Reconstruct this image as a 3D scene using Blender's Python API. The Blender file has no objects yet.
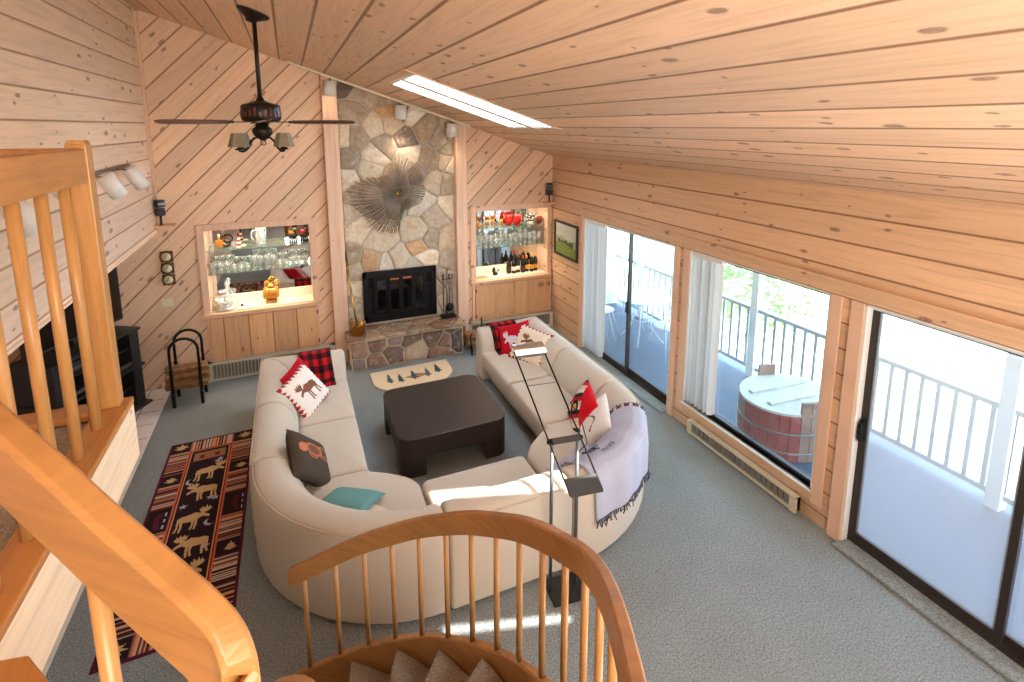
import bpy, bmesh, math, random
import numpy as np
from mathutils import Vector, Matrix, noise
C = bpy.context.scene.collection
sc = bpy.context.scene
PI = math.pi
def lin(c):
    c /= 255.0
    return c/12.92 if c <= .04045 else ((c+.055)/1.055)**2.4
def rgb(r, g, b): return (lin(r), lin(g), lin(b), 1.0)

# ------------------------------------------------------------------ camera, sky, sun, exposure
cam = bpy.data.objects.new('camera', bpy.data.cameras.new('camera')); C.objects.link(cam)
cam.location = (0, 0, 3.38); cam.rotation_euler = (PI/2-.161, 0, -.4026)
cam.data.sensor_width = 36; cam.data.lens = 521.7/1024*36; cam.data.shift_y = -130/1024
cam.data.clip_start = .02; cam.data.clip_end = 300
sc.camera = cam
sc.view_settings.view_transform = 'Standard'; sc.view_settings.look = 'None'
sc.view_settings.gamma = 1; sc.view_settings.use_curve_mapping = False
sc.view_settings.exposure = 0.92
world = bpy.data.worlds.new('sky'); sc.world = world; world.use_nodes = True
wn = world.node_tree; bgd = wn.nodes['Background']
wtc = wn.nodes.new('ShaderNodeTexCoord'); wsep = wn.nodes.new('ShaderNodeSeparateXYZ')
wn.links.new(wtc.outputs['Generated'], wsep.inputs[0])
wr = wn.nodes.new('ShaderNodeValToRGB'); wn.links.new(wsep.outputs['Z'], wr.inputs[0])
wr.color_ramp.elements[0].position = 0; wr.color_ramp.elements[0].color = (.86, .94, 1, 1)
wr.color_ramp.elements[1].position = .7; wr.color_ramp.elements[1].color = (.50, .73, 1, 1)
wn.links.new(wr.outputs[0], bgd.inputs[0]); bgd.inputs[1].default_value = 6.6
def light(name, kind, loc, energy, color=(1, 1, 1), **kw):
    d = bpy.data.lights.new(name, kind); d.energy = energy; d.color = color
    for k, v in kw.items(): setattr(d, k, v)
    o = bpy.data.objects.new(name, d); C.objects.link(o); o.location = loc
    return o
def aim(o, d): o.rotation_euler = Vector(d).to_track_quat('-Z', 'Y').to_euler()
sun = light('sun', 'SUN', (20, -5, 8), 13.0, (1, .95, .86), angle=.009)
aim(sun, (-.2, .7, -.7))
WARM = (1, .80, .58)
# added unseen fill lights behind and beside the camera, without fixtures
l = light('loft_fill', 'AREA', (1.2, -2.6, 3.4), 120.0, (1, .96, .90), shape='RECTANGLE', size=3.0, size_y=1.4); aim(l, (.05, .95, -.30))
l = light('loft_up_fill', 'AREA', (1.6, -1.4, 2.5), 66.0, (1, .96, .90), shape='DISK', size=1.6); aim(l, (0, .35, 1))
l = light('lower_up_fill', 'AREA', (2.2, .5, .8), 20.0, (1, .97, .93), shape='DISK', size=1.8); aim(l, (-.1, .35, 1))
# alcove strip lamp at top; fill light added under lower shelf for the counter
for ax_ in (-.44, 3.25): light('alcove_shelf_fill', 'AREA', (ax_, 7.74, 1.415), 4.0, WARM, shape='RECTANGLE', size=1.0, size_y=.05)
l = light('alcove_lamp', 'AREA', (-.44, 7.74, 2.03), 4.0, WARM, shape='RECTANGLE', size=1.1, size_y=.15)
l = light('alcove_lamp', 'AREA', (3.25, 7.74, 2.045), 4.0, WARM, shape='RECTANGLE', size=1.1, size_y=.15)

# ------------------------------------------------------------------ node helpers and materials
class NT:
    def __init__(s, m): s.t = m.node_tree; s.n = s.t.nodes; s.l = s.t.links
    def add(s, kind, **kw):
        n = s.n.new('ShaderNode'+kind)
        for k, v in kw.items(): setattr(n, k, v)
        return n
    def put(s, sock, v):
        if isinstance(v, bpy.types.NodeSocket): s.l.new(v, sock)
        else: sock.default_value = v
    def m(s, op, a, b=0.0, c=0.0):
        n = s.add('Math', operation=op); s.put(n.inputs[0], a); s.put(n.inputs[1], b); s.put(n.inputs[2], c); return n.outputs[0]
    def dot(s, a, v):
        n = s.add('VectorMath', operation='DOT_PRODUCT'); s.l.new(a, n.inputs[0]); n.inputs[1].default_value = v; return n.outputs['Value']
    def xyz(s, x, y, z=0.0):
        n = s.add('CombineXYZ'); s.put(n.inputs[0], x); s.put(n.inputs[1], y); s.put(n.inputs[2], z); return n.outputs[0]
    def noise(s, vec, scale=1.0, detail=3.0, rough=.5, dist=0.0):
        n = s.add('TexNoise'); s.l.new(vec, n.inputs['Vector']); n.inputs['Scale'].default_value = scale
        n.inputs['Detail'].default_value = detail; n.inputs['Roughness'].default_value = rough; n.inputs['Distortion'].default_value = dist; return n.outputs['Fac']
    def ramp(s, f, stops, interp='LINEAR'):
        n = s.add('ValToRGB'); s.l.new(f, n.inputs[0]); r = n.color_ramp; r.interpolation = interp
        while len(r.elements) < len(stops): r.elements.new(.5)
        for e, (p, c) in zip(r.elements, stops): e.position = p; e.color = c if len(c) == 4 else (*c, 1)
        return n.outputs[0]
    def mix(s, f, a, b, mode='MIX'):
        n = s.add('Mix', data_type='RGBA', blend_type=mode); s.put(n.inputs[0], f); s.put(n.inputs[6], a); s.put(n.inputs[7], b); return n.outputs[2]
    def bump(s, h, strength=.3, dist=.01):
        n = s.add('Bump'); n.inputs['Strength'].default_value = strength; n.inputs['Distance'].default_value = dist; s.l.new(h, n.inputs['Height']); return n.outputs[0]
def newmat(name, rough=.5, metal=0.0, color=None, spec=None):
    m = bpy.data.materials.new(name); m.use_nodes = True; t = NT(m); b = t.n['Principled BSDF']
    b.inputs['Roughness'].default_value = rough; b.inputs['Metallic'].default_value = metal
    if spec is not None: b.inputs['Specular IOR Level'].default_value = spec
    if color: b.inputs['Base Color'].default_value = color
    return m, t, b
def plain(name, color, rough=.5, metal=0.0, spec=None, vary=.08, scale=30):
    m, t, b = newmat(name, rough, metal, color, spec)
    v = t.add('TexCoord').outputs['Object']
    f = t.noise(v, scale, 3)
    c2 = tuple(max(0, x*(1-vary*2)) for x in color[:3])+(1,)
    t.l.new(t.mix(f, color, c2), b.inputs['Base Color'])
    return m
def pine(name, along, across, w, base, off=0.0, groove=.55, seed=0, knots=1.0, rough=.5, gw=1.0):
    m, t, b = newmat(name, rough, spec=.3)
    P = t.add('TexCoord').outputs['Object']
    a = t.dot(P, along); c = t.dot(P, across)
    q = t.m('DIVIDE', t.m('ADD', c, off), w); idn = t.m('FLOOR', q); fr = t.m('FRACT', q)
    rnd = t.add('TexWhiteNoise', noise_dimensions='1D'); t.l.new(t.m('ADD', idn, seed+.37), rnd.inputs['W']); rv = rnd.outputs['Value']
    sh = t.m('MULTIPLY', rv, 37.0)
    # wavy grain along the board
    gv = t.xyz(t.m('ADD', t.m('MULTIPLY', a, 1.6), sh), t.m('MULTIPLY', c, 26.0), seed)
    g = t.noise(gv, 1.0, 5, .6, .9)
    big = t.noise(t.xyz(t.m('ADD', t.m('MULTIPLY', a, .9), sh), t.m('MULTIPLY', c, 5.0), seed+3.1), 1.0, 2)
    col = t.ramp(g, [(.25, tuple(x*.72 for x in base[:3])), (.5, base[:3]), (.78, tuple(min(1, x*1.12) for x in base[:3]))])
    pink = (base[0]*.98, base[1]*.88, base[2]*.80, 1)
    col = t.mix(t.m('MULTIPLY', big, .55), col, pink)
    br = t.m('ADD', .86, t.m('MULTIPLY', rv, .26))
    col = t.mix(1.0, col, t.xyz(br, br, br), 'MULTIPLY')
    # knots: oval, dark ring and eye
    vo = t.add('TexVoronoi', voronoi_dimensions='2D', feature='F1'); vo.inputs['Scale'].default_value = 1
    wob = t.m('MULTIPLY', t.m('SUBTRACT', t.noise(P, 14, 2), .5), .16)
    t.l.new(t.xyz(t.m('ADD', t.m('MULTIPLY', a, 3.0), sh), t.m('ADD', t.m('MULTIPLY', q, 1.7), t.m('ADD', sh, wob))), vo.inputs['Vector'])
    kr = t.add('SeparateColor'); t.l.new(vo.outputs['Color'], kr.inputs[0])
    size = t.m('MULTIPLY', t.m('POWER', kr.outputs[0], 2.0), .19*knots)
    rel = t.m('DIVIDE', vo.outputs['Distance'], t.m('ADD', size, .001))
    kn = t.ramp(rel, [(0, (.95, .95, .95)), (.40, (.75, .75, .75)), (.62, (.9, .9, .9)), (.78, (.4, .4, .4)), (1.0, (0, 0, 0))])
    ok = t.m('MULTIPLY', t.m('GREATER_THAN', size, .03), t.m('GREATER_THAN', t.noise(P, 1.7, 1), .46))
    kf = t.m('MULTIPLY', kn, ok)
    col = t.mix(t.m('MULTIPLY', kf, t.m('ADD', .45, t.m('MULTIPLY', t.noise(P, 40, 3), .6))), col, (.10, .045, .022, 1))
    if groove:
        e = t.m('MINIMUM', fr, t.m('SUBTRACT', 1.0, fr))
        gm = t.ramp(t.m('MULTIPLY', e, w), [(0, (1, 1, 1)), (.004*gw, (1, 1, 1)), (.010*gw, (0, 0, 0))])
        col = t.mix(t.m('MULTIPLY', gm, .9), col, tuple(x*(1-groove) * k for x, k in zip(base[:3], (.75, .52, .38)))+(1,))
        t.l.new(t.bump(t.m('SUBTRACT', 1.0, gm), .6, .006), b.inputs['Normal'])
    t.l.new(col, b.inputs['Base Color'])
    return m
R2 = 1/math.sqrt(2)
PB = rgb(226, 186, 150)
M = {}
M['pine_back'] = pine('pine_back', (R2, 0, R2), (R2, 0, -R2), .223, rgb(228, 192, 158), off=0.0, seed=2)
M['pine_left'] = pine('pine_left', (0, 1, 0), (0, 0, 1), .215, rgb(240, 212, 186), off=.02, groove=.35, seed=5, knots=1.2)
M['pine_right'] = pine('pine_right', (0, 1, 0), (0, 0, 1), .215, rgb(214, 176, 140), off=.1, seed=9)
M['pine_ceiling'] = pine('pine_ceiling', (0, 1, 0), (.949, 0, -.315), .275, rgb(228, 190, 156), seed=14, knots=1.05, gw=1.4, groove=.62)
M['pine_trim'] = pine('pine_trim', (0, 0, 1), (1, 0, 0), .6, rgb(228, 190, 160), groove=0, seed=21, knots=.6)
M['pine_trim_flat'] = pine('pine_trim_flat', (.7, .7, 0), (0, 0, 1), .6, rgb(224, 182, 146), groove=0, seed=23, knots=.5)
M['pine_door'] = pine('pine_door', (0, 0, 1), (1, 0, 0), .3, rgb(216, 168, 122), off=.04, groove=.35, seed=31, knots=.9)
M['pine_door_wide'] = pine('pine_door_wide', (0, 0, 1), (1, 0, 0), .7, rgb(216, 168, 122), groove=0, seed=37, knots=1.1)
M['pine_pale'] = pine('pine_pale', (0, 1, 0), (0, 0, 1), .9, rgb(240, 220, 190), groove=0, seed=41, knots=.6)
def oak(name, base, along, rough=.32):
    m, t, b = newmat(name, rough, spec=.45)
    P = t.add('TexCoord').outputs['Object']
    mp = t.add('Mapping'); t.l.new(P, mp.inputs[0])
    mp.inputs['Scale'].default_value = tuple(4 if x else 45 for x in along)
    g = t.noise(mp.outputs[0], 1.0, 5, .6, .4)
    col = t.ramp(g, [(.25, tuple(x*.72 for x in base[:3])), (.55, base[:3]), (.8, tuple(min(1, x*1.12) for x in base[:3]))])
    t.l.new(col, b.inputs['Base Color']); return m
M['oak'] = oak('oak', rgb(190, 140, 82), (0, 0, 1))
M['oak_h'] = oak('oak_h', rgb(188, 130, 70), (0, 1, 0))
M['oak_rail'] = oak('oak_rail', rgb(180, 130, 76), (1, 1, 0))
def carpet(name, c1, c2, scale=260):
    m, t, b = newmat(name, .95, spec=.1)
    P = t.add('TexCoord').outputs['Object']
    f = t.noise(P, scale, 2, .7); g = t.noise(P, 3.0, 4, .6)
    col = t.mix(t.ramp(f, [(.3, (0, 0, 0)), (.7, (1, 1, 1))]), c1, c2)
    col = t.mix(t.m('MULTIPLY', g, .35), col, tuple(x*.72 for x in c1[:3])+(1,))
    t.l.new(col, b.inputs['Base Color']); t.l.new(t.bump(f, .9, .012), b.inputs['Normal']); return m
M['carpet'] = carpet('carpet', rgb(110, 115, 115), rgb(176, 183, 182), 80)
M['stair_carpet'] = carpet('stair_carpet', rgb(140, 132, 120), rgb(190, 180, 164), 100)
def fabric(name, base, rough=.9, scale=140, amt=.12):
    m, t, b = newmat(name, rough, spec=.15)
    P = t.add('TexCoord').outputs['Object']
    f = t.noise(P, scale, 3, .6); g = t.noise(P, 3.0, 2)
    col = t.mix(f, base, tuple(x*(1-amt*2) for x in base[:3])+(1,)); col = t.mix(t.m('MULTIPLY', g, .2), col, tuple(x*.86 for x in base[:3])+(1,))
    t.l.new(col, b.inputs['Base Color']); t.l.new(t.bump(f, .25, .003), b.inputs['Normal'])
    b.inputs['Sheen Weight'].default_value = .15; return m
M['sofa'] = fabric('sofa', rgb(214, 202, 183))
M['piping'] = fabric('piping', rgb(214, 198, 176))
def vcol(name, rough=.85, noise_amt=.15, scale=120, bumpy=.3, bd=.004, spec=.15):
    m, t, b = newmat(name, rough, spec=spec)
    a = t.add('VertexColor', layer_name='Col'); P = t.add('TexCoord').outputs['Object']
    f = t.noise(P, scale, 4, .65)
    k = t.m('ADD', 1-noise_amt, t.m('MULTIPLY', f, noise_amt*2))
    col = t.mix(1.0, a.outputs[0], t.xyz(k, k, k), 'MULTIPLY')
    if name == 'stone':
        pf = t.ramp(t.noise(P, 6.5, 5, .65, .6), [(.46, (0, 0, 0)), (.68, (.75, .75, .75))])
        col = t.mix(pf, col, t.mix(1.0, a.outputs[0], (.80, .62, .46, 1), 'MULTIPLY'))
        pf = t.ramp(t.noise(P, 11, 5, .7, .3), [(.52, (0, 0, 0)), (.72, (.7, .7, .7))])
        col = t.mix(pf, col, (.62, .55, .46, 1))
    t.l.new(col, b.inputs['Base Color'])
    if bumpy: t.l.new(t.bump(f, bumpy, bd), b.inputs['Normal'])
    return m
M['woven'] = vcol('woven')
M['stone'] = vcol('stone', .85, .42, 17, .5, .015)
M['painted'] = vcol('painted', .5, .05, 60, 0)
M['mortar'] = plain('mortar', rgb(206, 192, 168), .95, scale=60, vary=.15)
M['black_metal'] = plain('black_metal', rgb(26, 25, 25), .4, .6)
M['black_matte'] = plain('black_matte', rgb(30, 30, 31), .55)
M['black_stand'] = plain('black_stand', rgb(36, 36, 38), .42)
M['tv_screen'] = plain('tv_screen', rgb(10, 10, 12), .12)
M['espresso'] = oak('espresso', rgb(50, 39, 36), (1, 0, 0), .42)
M['bronze'] = plain('bronze', rgb(48, 37, 28), .42, .5, vary=.3, scale=18)
M['fan_blade'] = oak('fan_blade', rgb(92, 54, 38), (1, 0, 0), .4)
M['shade'] = plain('shade', rgb(150, 136, 108), .7, vary=.25, scale=18)
M['white_paint'] = plain('white_paint', rgb(236, 232, 222), .5)
M['white_metal'] = plain('white_metal', rgb(222, 226, 228), .4)
M['chrome'] = plain('chrome', rgb(215, 215, 215), .18, .95)
M['brass'] = plain('brass', rgb(196, 150, 62), .22, .95)
M['copper'] = plain('copper', rgb(205, 128, 90), .3, .9)
M['steel'] = plain('steel', rgb(120, 122, 124), .35, .8)
M['dark_bronze'] = plain('dark_bronze', rgb(62, 54, 50), .45, .4)
M['heater'] = plain('heater', rgb(206, 196, 170), .45)
M['heater_dark'] = plain('heater_dark', rgb(122, 116, 104), .5)
M['tile'] = plain('tile', rgb(236, 228, 220), .3)
M['laminate'] = plain('laminate', rgb(244, 234, 212), .35)
M['ivory'] = plain('ivory', rgb(230, 218, 180), .4)
M['log'] = plain('log', rgb(178, 128, 80), .85, vary=.4, scale=14)
M['bark'] = plain('bark', rgb(96, 72, 54), .95, vary=.4, scale=20)
M['pewter'] = plain('pewter', rgb(150, 134, 114), .45, .35, vary=.15)
M['blind'] = plain('blind', rgb(196, 196, 194), .7, vary=.04)
M['deck'] = plain('deck', rgb(62, 78, 102), .6, vary=.08, scale=8)
M['deck_rail'] = plain('deck_rail', rgb(176, 184, 188), .5)
M['siding'] = plain('siding', rgb(226, 232, 234), .6, vary=.03)
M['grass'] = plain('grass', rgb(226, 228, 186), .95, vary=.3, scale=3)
M['leaf'] = plain('leaf', rgb(176, 200, 124), .7, vary=.3, scale=6)
M['tub_wood'] = plain('tub_wood', rgb(150, 112, 92), .7, vary=.25, scale=14)
M['tub_red'] = plain('tub_red', rgb(168, 62, 54), .7, vary=.35, scale=12)
M['tub_lid'] = plain('tub_lid', rgb(206, 204, 198), .7, vary=.25, scale=14)
M['amber'] = plain('amber', rgb(220, 140, 40), .35, vary=.3)
M['red_glaze'] = plain('red_glaze', rgb(196, 34, 24), .2)
M['bottle_dark'] = plain('bottle_dark', rgb(22, 24, 18), .12)
M['label_white'] = plain('label_white', rgb(228, 222, 210), .6)
M['label_gold'] = plain('label_gold', rgb(222, 160, 44), .5)
M['dark_brown'] = plain('dark_brown', rgb(52, 34, 24), .5, vary=.3)
M['green_leafy'] = plain('green_leafy', rgb(60, 88, 58), .6, vary=.4, scale=60)
M['paper'] = plain('paper', rgb(190, 150, 100), .8)
M['frame_black'] = plain('frame_black', rgb(40, 32, 26), .4)
M['soot'] = plain('soot', rgb(18, 16, 15), .9)
M['clock_brass'] = plain('clock_brass', rgb(110, 84, 44), .35, .6)
def glassy(name, tint, trans=.8, rough=.03, body=(1, 1, 1, 1), bodyamt=.1, gloss=.12):
    m = bpy.data.materials.new(name); m.use_nodes = True; t = NT(m); t.n.clear()
    out = t.add('OutputMaterial'); tr = t.add('BsdfTransparent'); tr.inputs[0].default_value = tint
    gl = t.add('BsdfGlossy'); gl.inputs['Roughness'].default_value = rough
    df = t.add('BsdfDiffuse'); df.inputs[0].default_value = body
    lw = t.add('LayerWeight'); lw.inputs[0].default_value = .35
    f = t.m('ADD', gloss*.5, t.m('MULTIPLY', lw.outputs['Facing'], gloss*2))
    a = t.add('MixShader'); t.l.new(f, a.inputs[0]); t.l.new(tr.outputs[0], a.inputs[1]); t.l.new(gl.outputs[0], a.inputs[2])
    c = t.add('MixShader'); c.inputs[0].default_value = bodyamt; t.l.new(a.outputs[0], c.inputs[1]); t.l.new(df.outputs[0], c.inputs[2])
    t.l.new(c.outputs[0], out.inputs[0]); return m
M['pane'] = glassy('pane', (.86, .94, 1, 1), bodyamt=.02, gloss=.10)
M['haze_painted_pane'] = glassy('haze_painted_pane', (.86, .93, 1, 1), bodyamt=.22, gloss=.16, body=(.9, .95, 1, 1))  # white diffuse body paints the hazy reflection into the door glass
M['glassware'] = glassy('glassware', (.93, .97, .95, 1), bodyamt=.18, gloss=.45)
M['shelf_glass'] = glassy('shelf_glass', (.86, .95, .91, 1), bodyamt=.08, gloss=.2, body=(.5, .8, .7, 1))
M['fire_glass'] = glassy('fire_glass', (.35, .34, .33, 1), bodyamt=.05, gloss=.2, body=(.05, .05, .05, 1))
def frosted():
    m = bpy.data.materials.new('frosted_panel'); m.use_nodes = True; t = NT(m); t.n.clear()
    out = t.add('OutputMaterial'); tr = t.add('BsdfTranslucent'); tr.inputs[0].default_value = (.95, .97, 1, 1)
    tp = t.add('BsdfTransparent'); a = t.add('MixShader'); a.inputs[0].default_value = .0
    t.l.new(tr.outputs[0], a.inputs[1]); t.l.new(tp.outputs[0], a.inputs[2]); t.l.new(a.outputs[0], out.inputs[0]); return m
M['frosted'] = frosted()
m, t, b = newmat('mirror', .02, 1.0, (.72, .76, .78, 1)); M['mirror'] = m
def emis(name, col, s):
    m, t, b = newmat(name); b.inputs['Emission Color'].default_value = col; b.inputs['Emission Strength'].default_value = s; return m
M['bulb'] = emis('bulb', (1, .8, .55, 1), 6)

# ------------------------------------------------------------------ mesh builder
class MB:
    def __init__(s): s.v = []; s.f = []; s.mi = []; s.c = []; s.sm = []
    def add(s, vs, fs, mi=0, col=None, smooth=False):
        o = len(s.v); s.v += [tuple(p) for p in vs]
        for f in fs: s.f.append([i+o for i in f]); s.mi.append(mi); s.c.append(col); s.sm.append(smooth)
        return s
    def box(s, x0, x1, y0, y1, z0, z1, mi=0, col=None):
        vs = [(x, y, z) for z in (z0, z1) for y in (y0, y1) for x in (x0, x1)]
        return s.add(vs, [(0, 2, 3, 1), (4, 5, 7, 6), (0, 1, 5, 4), (2, 6, 7, 3), (0, 4, 6, 2), (1, 3, 7, 5)], mi, col)
    def obox(s, c, ax, ay, az, hx, hy, hz, mi=0, col=None):
        c, ax, ay, az = Vector(c), Vector(ax).normalized(), Vector(ay).normalized(), Vector(az).normalized()
        vs = [c+ax*hx*i+ay*hy*j+az*hz*k for k in (-1, 1) for j in (-1, 1) for i in (-1, 1)]
        return s.add(vs, [(0, 2, 3, 1), (4, 5, 7, 6), (0, 1, 5, 4), (2, 6, 7, 3), (0, 4, 6, 2), (1, 3, 7, 5)], mi, col)
    def bar(s, a, b, w, h, up=(0, 0, 1), mi=0, col=None):
        a, b = Vector(a), Vector(b); d = (b-a); L = d.length; d.normalize(); side = d.cross(Vector(up))
        if side.length < 1e-4: side = d.cross(Vector((0, 1, 0)))
        side.normalize(); u = side.cross(d)
        return s.obox((a+b)/2, d, side, u, L/2, w/2, h/2, mi, col)
    def prism(s, poly, z0, z1, mi=0, col=None, f=None):
        n = len(poly); g = f or (lambda x, y, z: (x, y, z))
        vs = [g(x, y, z0) for x, y in poly]+[g(x, y, z1) for x, y in poly]
        fs = [tuple(range(n-1, -1, -1)), tuple(range(n, 2*n))]+[(i, (i+1) % n, (i+1) % n+n, i+n) for i in range(n)]
        return s.add(vs, fs, mi, col)
    def lathe(s, prof, c=(0, 0, 0), n=20, axis=None, mi=0, col=None, sx=1, sy=1):
        q = Vector((0, 0, 1)).rotation_difference(Vector(axis)) if axis else None
        vs = []; c = Vector(c)
        for r, z in prof:
            for i in range(n):
                p = Vector((r*math.cos(2*PI*i/n)*sx, r*math.sin(2*PI*i/n)*sy, z))
                if q: p = q @ p
                vs.append(p+c)
        fs = [(k*n+i, k*n+(i+1) % n, (k+1)*n+(i+1) % n, (k+1)*n+i) for k in range(len(prof)-1) for i in range(n)]
        if prof[0][0] > 1e-5: fs.append(tuple(range(n-1, -1, -1)))
        if prof[-1][0] > 1e-5: fs.append(tuple((len(prof)-1)*n+i for i in range(n)))
        return s.add(vs, fs, mi, col, True)
    def cyl(s, a, b, r, r2=None, n=14, mi=0, col=None):
        a, b = Vector(a), Vector(b); L = (b-a).length
        return s.lathe([(r, 0), (r if r2 is None else r2, L)], a, n, (b-a), mi, col)
    def tube(s, pts, r, n=8, mi=0, col=None, closed=False):
        pts = [Vector(p) for p in pts]; vs = []; m = len(pts); up = None
        for i, p in enumerate(pts):
            d = (pts[(i+1) % m]-pts[i-1]) if closed else (pts[min(i+1, m-1)]-pts[max(i-1, 0)])
            d.normalize()
            if up is None: up = d.orthogonal().normalized()
            up = (up-d*up.dot(d)).normalized(); sd = d.cross(up)
            rr = r[i] if isinstance(r, (list, tuple)) else r
            vs += [p+(up*math.cos(2*PI*k/n)+sd*math.sin(2*PI*k/n))*rr for k in range(n)]
        fs = [(i*n+k, i*n+(k+1) % n, ((i+1) % m)*n+(k+1) % n, ((i+1) % m)*n+k) for i in range(m if closed else m-1) for k in range(n)]
        if not closed: fs += [tuple(range(n-1, -1, -1)), tuple((m-1)*n+k for k in range(n))]
        return s.add(vs, fs, mi, col, True)
    def sphere(s, c, r, sx=1, sy=1, sz=1, n=14, mi=0, col=None):
        k = n//2+1
        return s.lathe([(r*math.sin(PI*i/k), -r*math.cos(PI*i/k)*sz) for i in range(k+1)], c, n, None, mi, col, sx, sy)
    def sweep(s, rings, cap=True, mi=0, col=None, smooth=False, closed=True):
        n = len(rings[0]); vs = [p for r in rings for p in r]
        fs = [(i*n+k, (i+1)*n+k, (i+1)*n+(k+1) % n, i*n+(k+1) % n) for i in range(len(rings)-1) for k in range(n if closed else n-1)]
        if cap: fs += [tuple(range(n)), tuple((len(rings)-1)*n+k for k in range(n-1, -1, -1))]
        return s.add(vs, fs, mi, col, smooth)
    def grid(s, nu, nv, pos, colf=None, mi=0, smooth=True):
        vs = [pos(i/nu, j/nv) for j in range(nv+1) for i in range(nu+1)]
        o = len(s.v); s.v += [tuple(p) for p in vs]
        for j in range(nv):
            for i in range(nu):
                a = o+j*(nu+1)+i
                s.f.append([a, a+1, a+nu+2, a+nu+1]); s.mi.append(mi); s.sm.append(smooth)
                s.c.append(colf((i+.5)/nu, (j+.5)/nv) if colf else None)
        return s
    def build(s, name, mats, parent=None, bevel=0, seg=2, fix=True, smooth=None):
        me = bpy.data.meshes.new(name); me.from_pydata(s.v, [], s.f)
        for mm in (mats if isinstance(mats, (list, tuple)) else [mats]): me.materials.append(M[mm] if isinstance(mm, str) else mm)
        me.polygons.foreach_set('material_index', s.mi)
        me.polygons.foreach_set('use_smooth', s.sm if smooth is None else [smooth]*len(s.f))
        if any(c is not None for c in s.c):
            ca = me.color_attributes.new('Col', 'FLOAT_COLOR', 'CORNER'); arr = []
            for f, c in zip(s.f, s.c):
                c = c or (.5, .5, .5, 1); arr += list(c)*len(f)
            ca.data.foreach_set('color', arr)
        if fix:
            bm = bmesh.new(); bm.from_mesh(me); bmesh.ops.recalc_face_normals(bm, faces=bm.faces); bm.to_mesh(me); bm.free()
        o = bpy.data.objects.new(name, me); C.objects.link(o)
        if bevel:
            b = o.modifiers.new('bevel', 'BEVEL'); b.width = bevel; b.segments = seg; b.limit_method = 'ANGLE'; b.angle_limit = math.radians(34)
            b.harden_normals = False
        if parent:
            o.parent = parent; o.matrix_parent_inverse = Matrix.Translation(parent.location).inverted() if not parent.get('local') else Matrix()
        return o
def tag(o, label=None, cat=None, group=None, kind=None):
    if label: o['label'] = label
    if cat: o['category'] = cat
    if group: o['group'] = group
    if kind: o['kind'] = kind
    return o
def thing(name, label, cat, loc=(0, 0, 0), group=None):
    """Empty at the thing's base; its parts are modelled in world space"""
    o = bpy.data.objects.new(name, None); C.objects.link(o); o.location = loc; o.empty_display_size = .1
    return tag(o, label, cat, group)
def proto(name, label, cat, loc=(0, 0, 0), rz=0, group=None):
    """Empty whose parts are modelled round its own origin"""
    o = thing(name, label, cat, loc, group); o.rotation_euler = (0, 0, rz); o['local'] = 1; return o
def dup(root, loc, rz=0, label=None, group=None):
    r = root.copy(); C.objects.link(r); r.location = loc; r.rotation_euler = (0, 0, rz)
    if label: r['label'] = label
    if group: r['group'] = group
    for ch in list(root.children):
        c = ch.copy(); C.objects.link(c); c.parent = r
        for g in list(ch.children):
            d = g.copy(); C.objects.link(d); d.parent = c
    return r
def part(o, parent):
    o.parent = parent
    if parent.type == 'EMPTY' and not parent.get('local'): o.matrix_parent_inverse = Matrix.Translation(parent.location).inverted()
    return o
def struct(o): o['kind'] = 'structure'; return o
ORD = ['first', 'second', 'third', 'fourth', 'fifth', 'sixth', 'seventh', 'eighth', 'ninth', 'tenth', 'eleventh', 'twelfth', 'thirteenth', 'fourteenth', 'fifteenth', 'sixteenth']
def inpoly(x, y, P):
    r = False; j = len(P)-1
    for i in range(len(P)):
        xi, yi = P[i]; xj, yj = P[j]
        if (yi > y) != (yj > y) and x < (xj-xi)*(y-yi)/(yj-yi)+xi: r = not r
        j = i
    return r

# ------------------------------------------------------------------ room shell
XR, XL, YB, YS = 3.977, -1.57, 7.636, -3.5
def zc(x): return 2.9015+.3323*(3.977-x)
D1 = (4.588, 6.575); W1 = (2.719, 4.343); D2 = (.45, 2.445); ZT = 2.05; ZW = .283
o = MB().box(-1.62, 4.1, YS, 7.76, -.12, 0).build('floor', 'carpet'); struct(o)
# tile strip to the left of the carpet
m, t, b = newmat('tile_floor', .3); P = t.add('TexCoord').outputs['Object']
br = t.add('TexBrick'); t.l.new(P, br.inputs['Vector']); br.offset = 0
br.inputs['Color1'].default_value = rgb(236, 226, 218); br.inputs['Color2'].default_value = rgb(228, 216, 208); br.inputs['Mortar'].default_value = rgb(120, 104, 96)
br.inputs['Scale'].default_value = 1; br.inputs['Mortar Size'].default_value = .006; br.inputs['Brick Width'].default_value = .305; br.inputs['Row Height'].default_value = .305
t.l.new(br.outputs[0], b.inputs['Base Color']); M['tile_floor'] = m
o = MB().box(-3.7, -1.6, YS, 8.6, -.12, .002).build('floor_tile', 'tile_floor'); struct(o)
o = MB().box(-1.625, -1.598, 3.0, 7.6, 0, .006).build('trim_1', 'white_paint'); struct(o)
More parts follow.
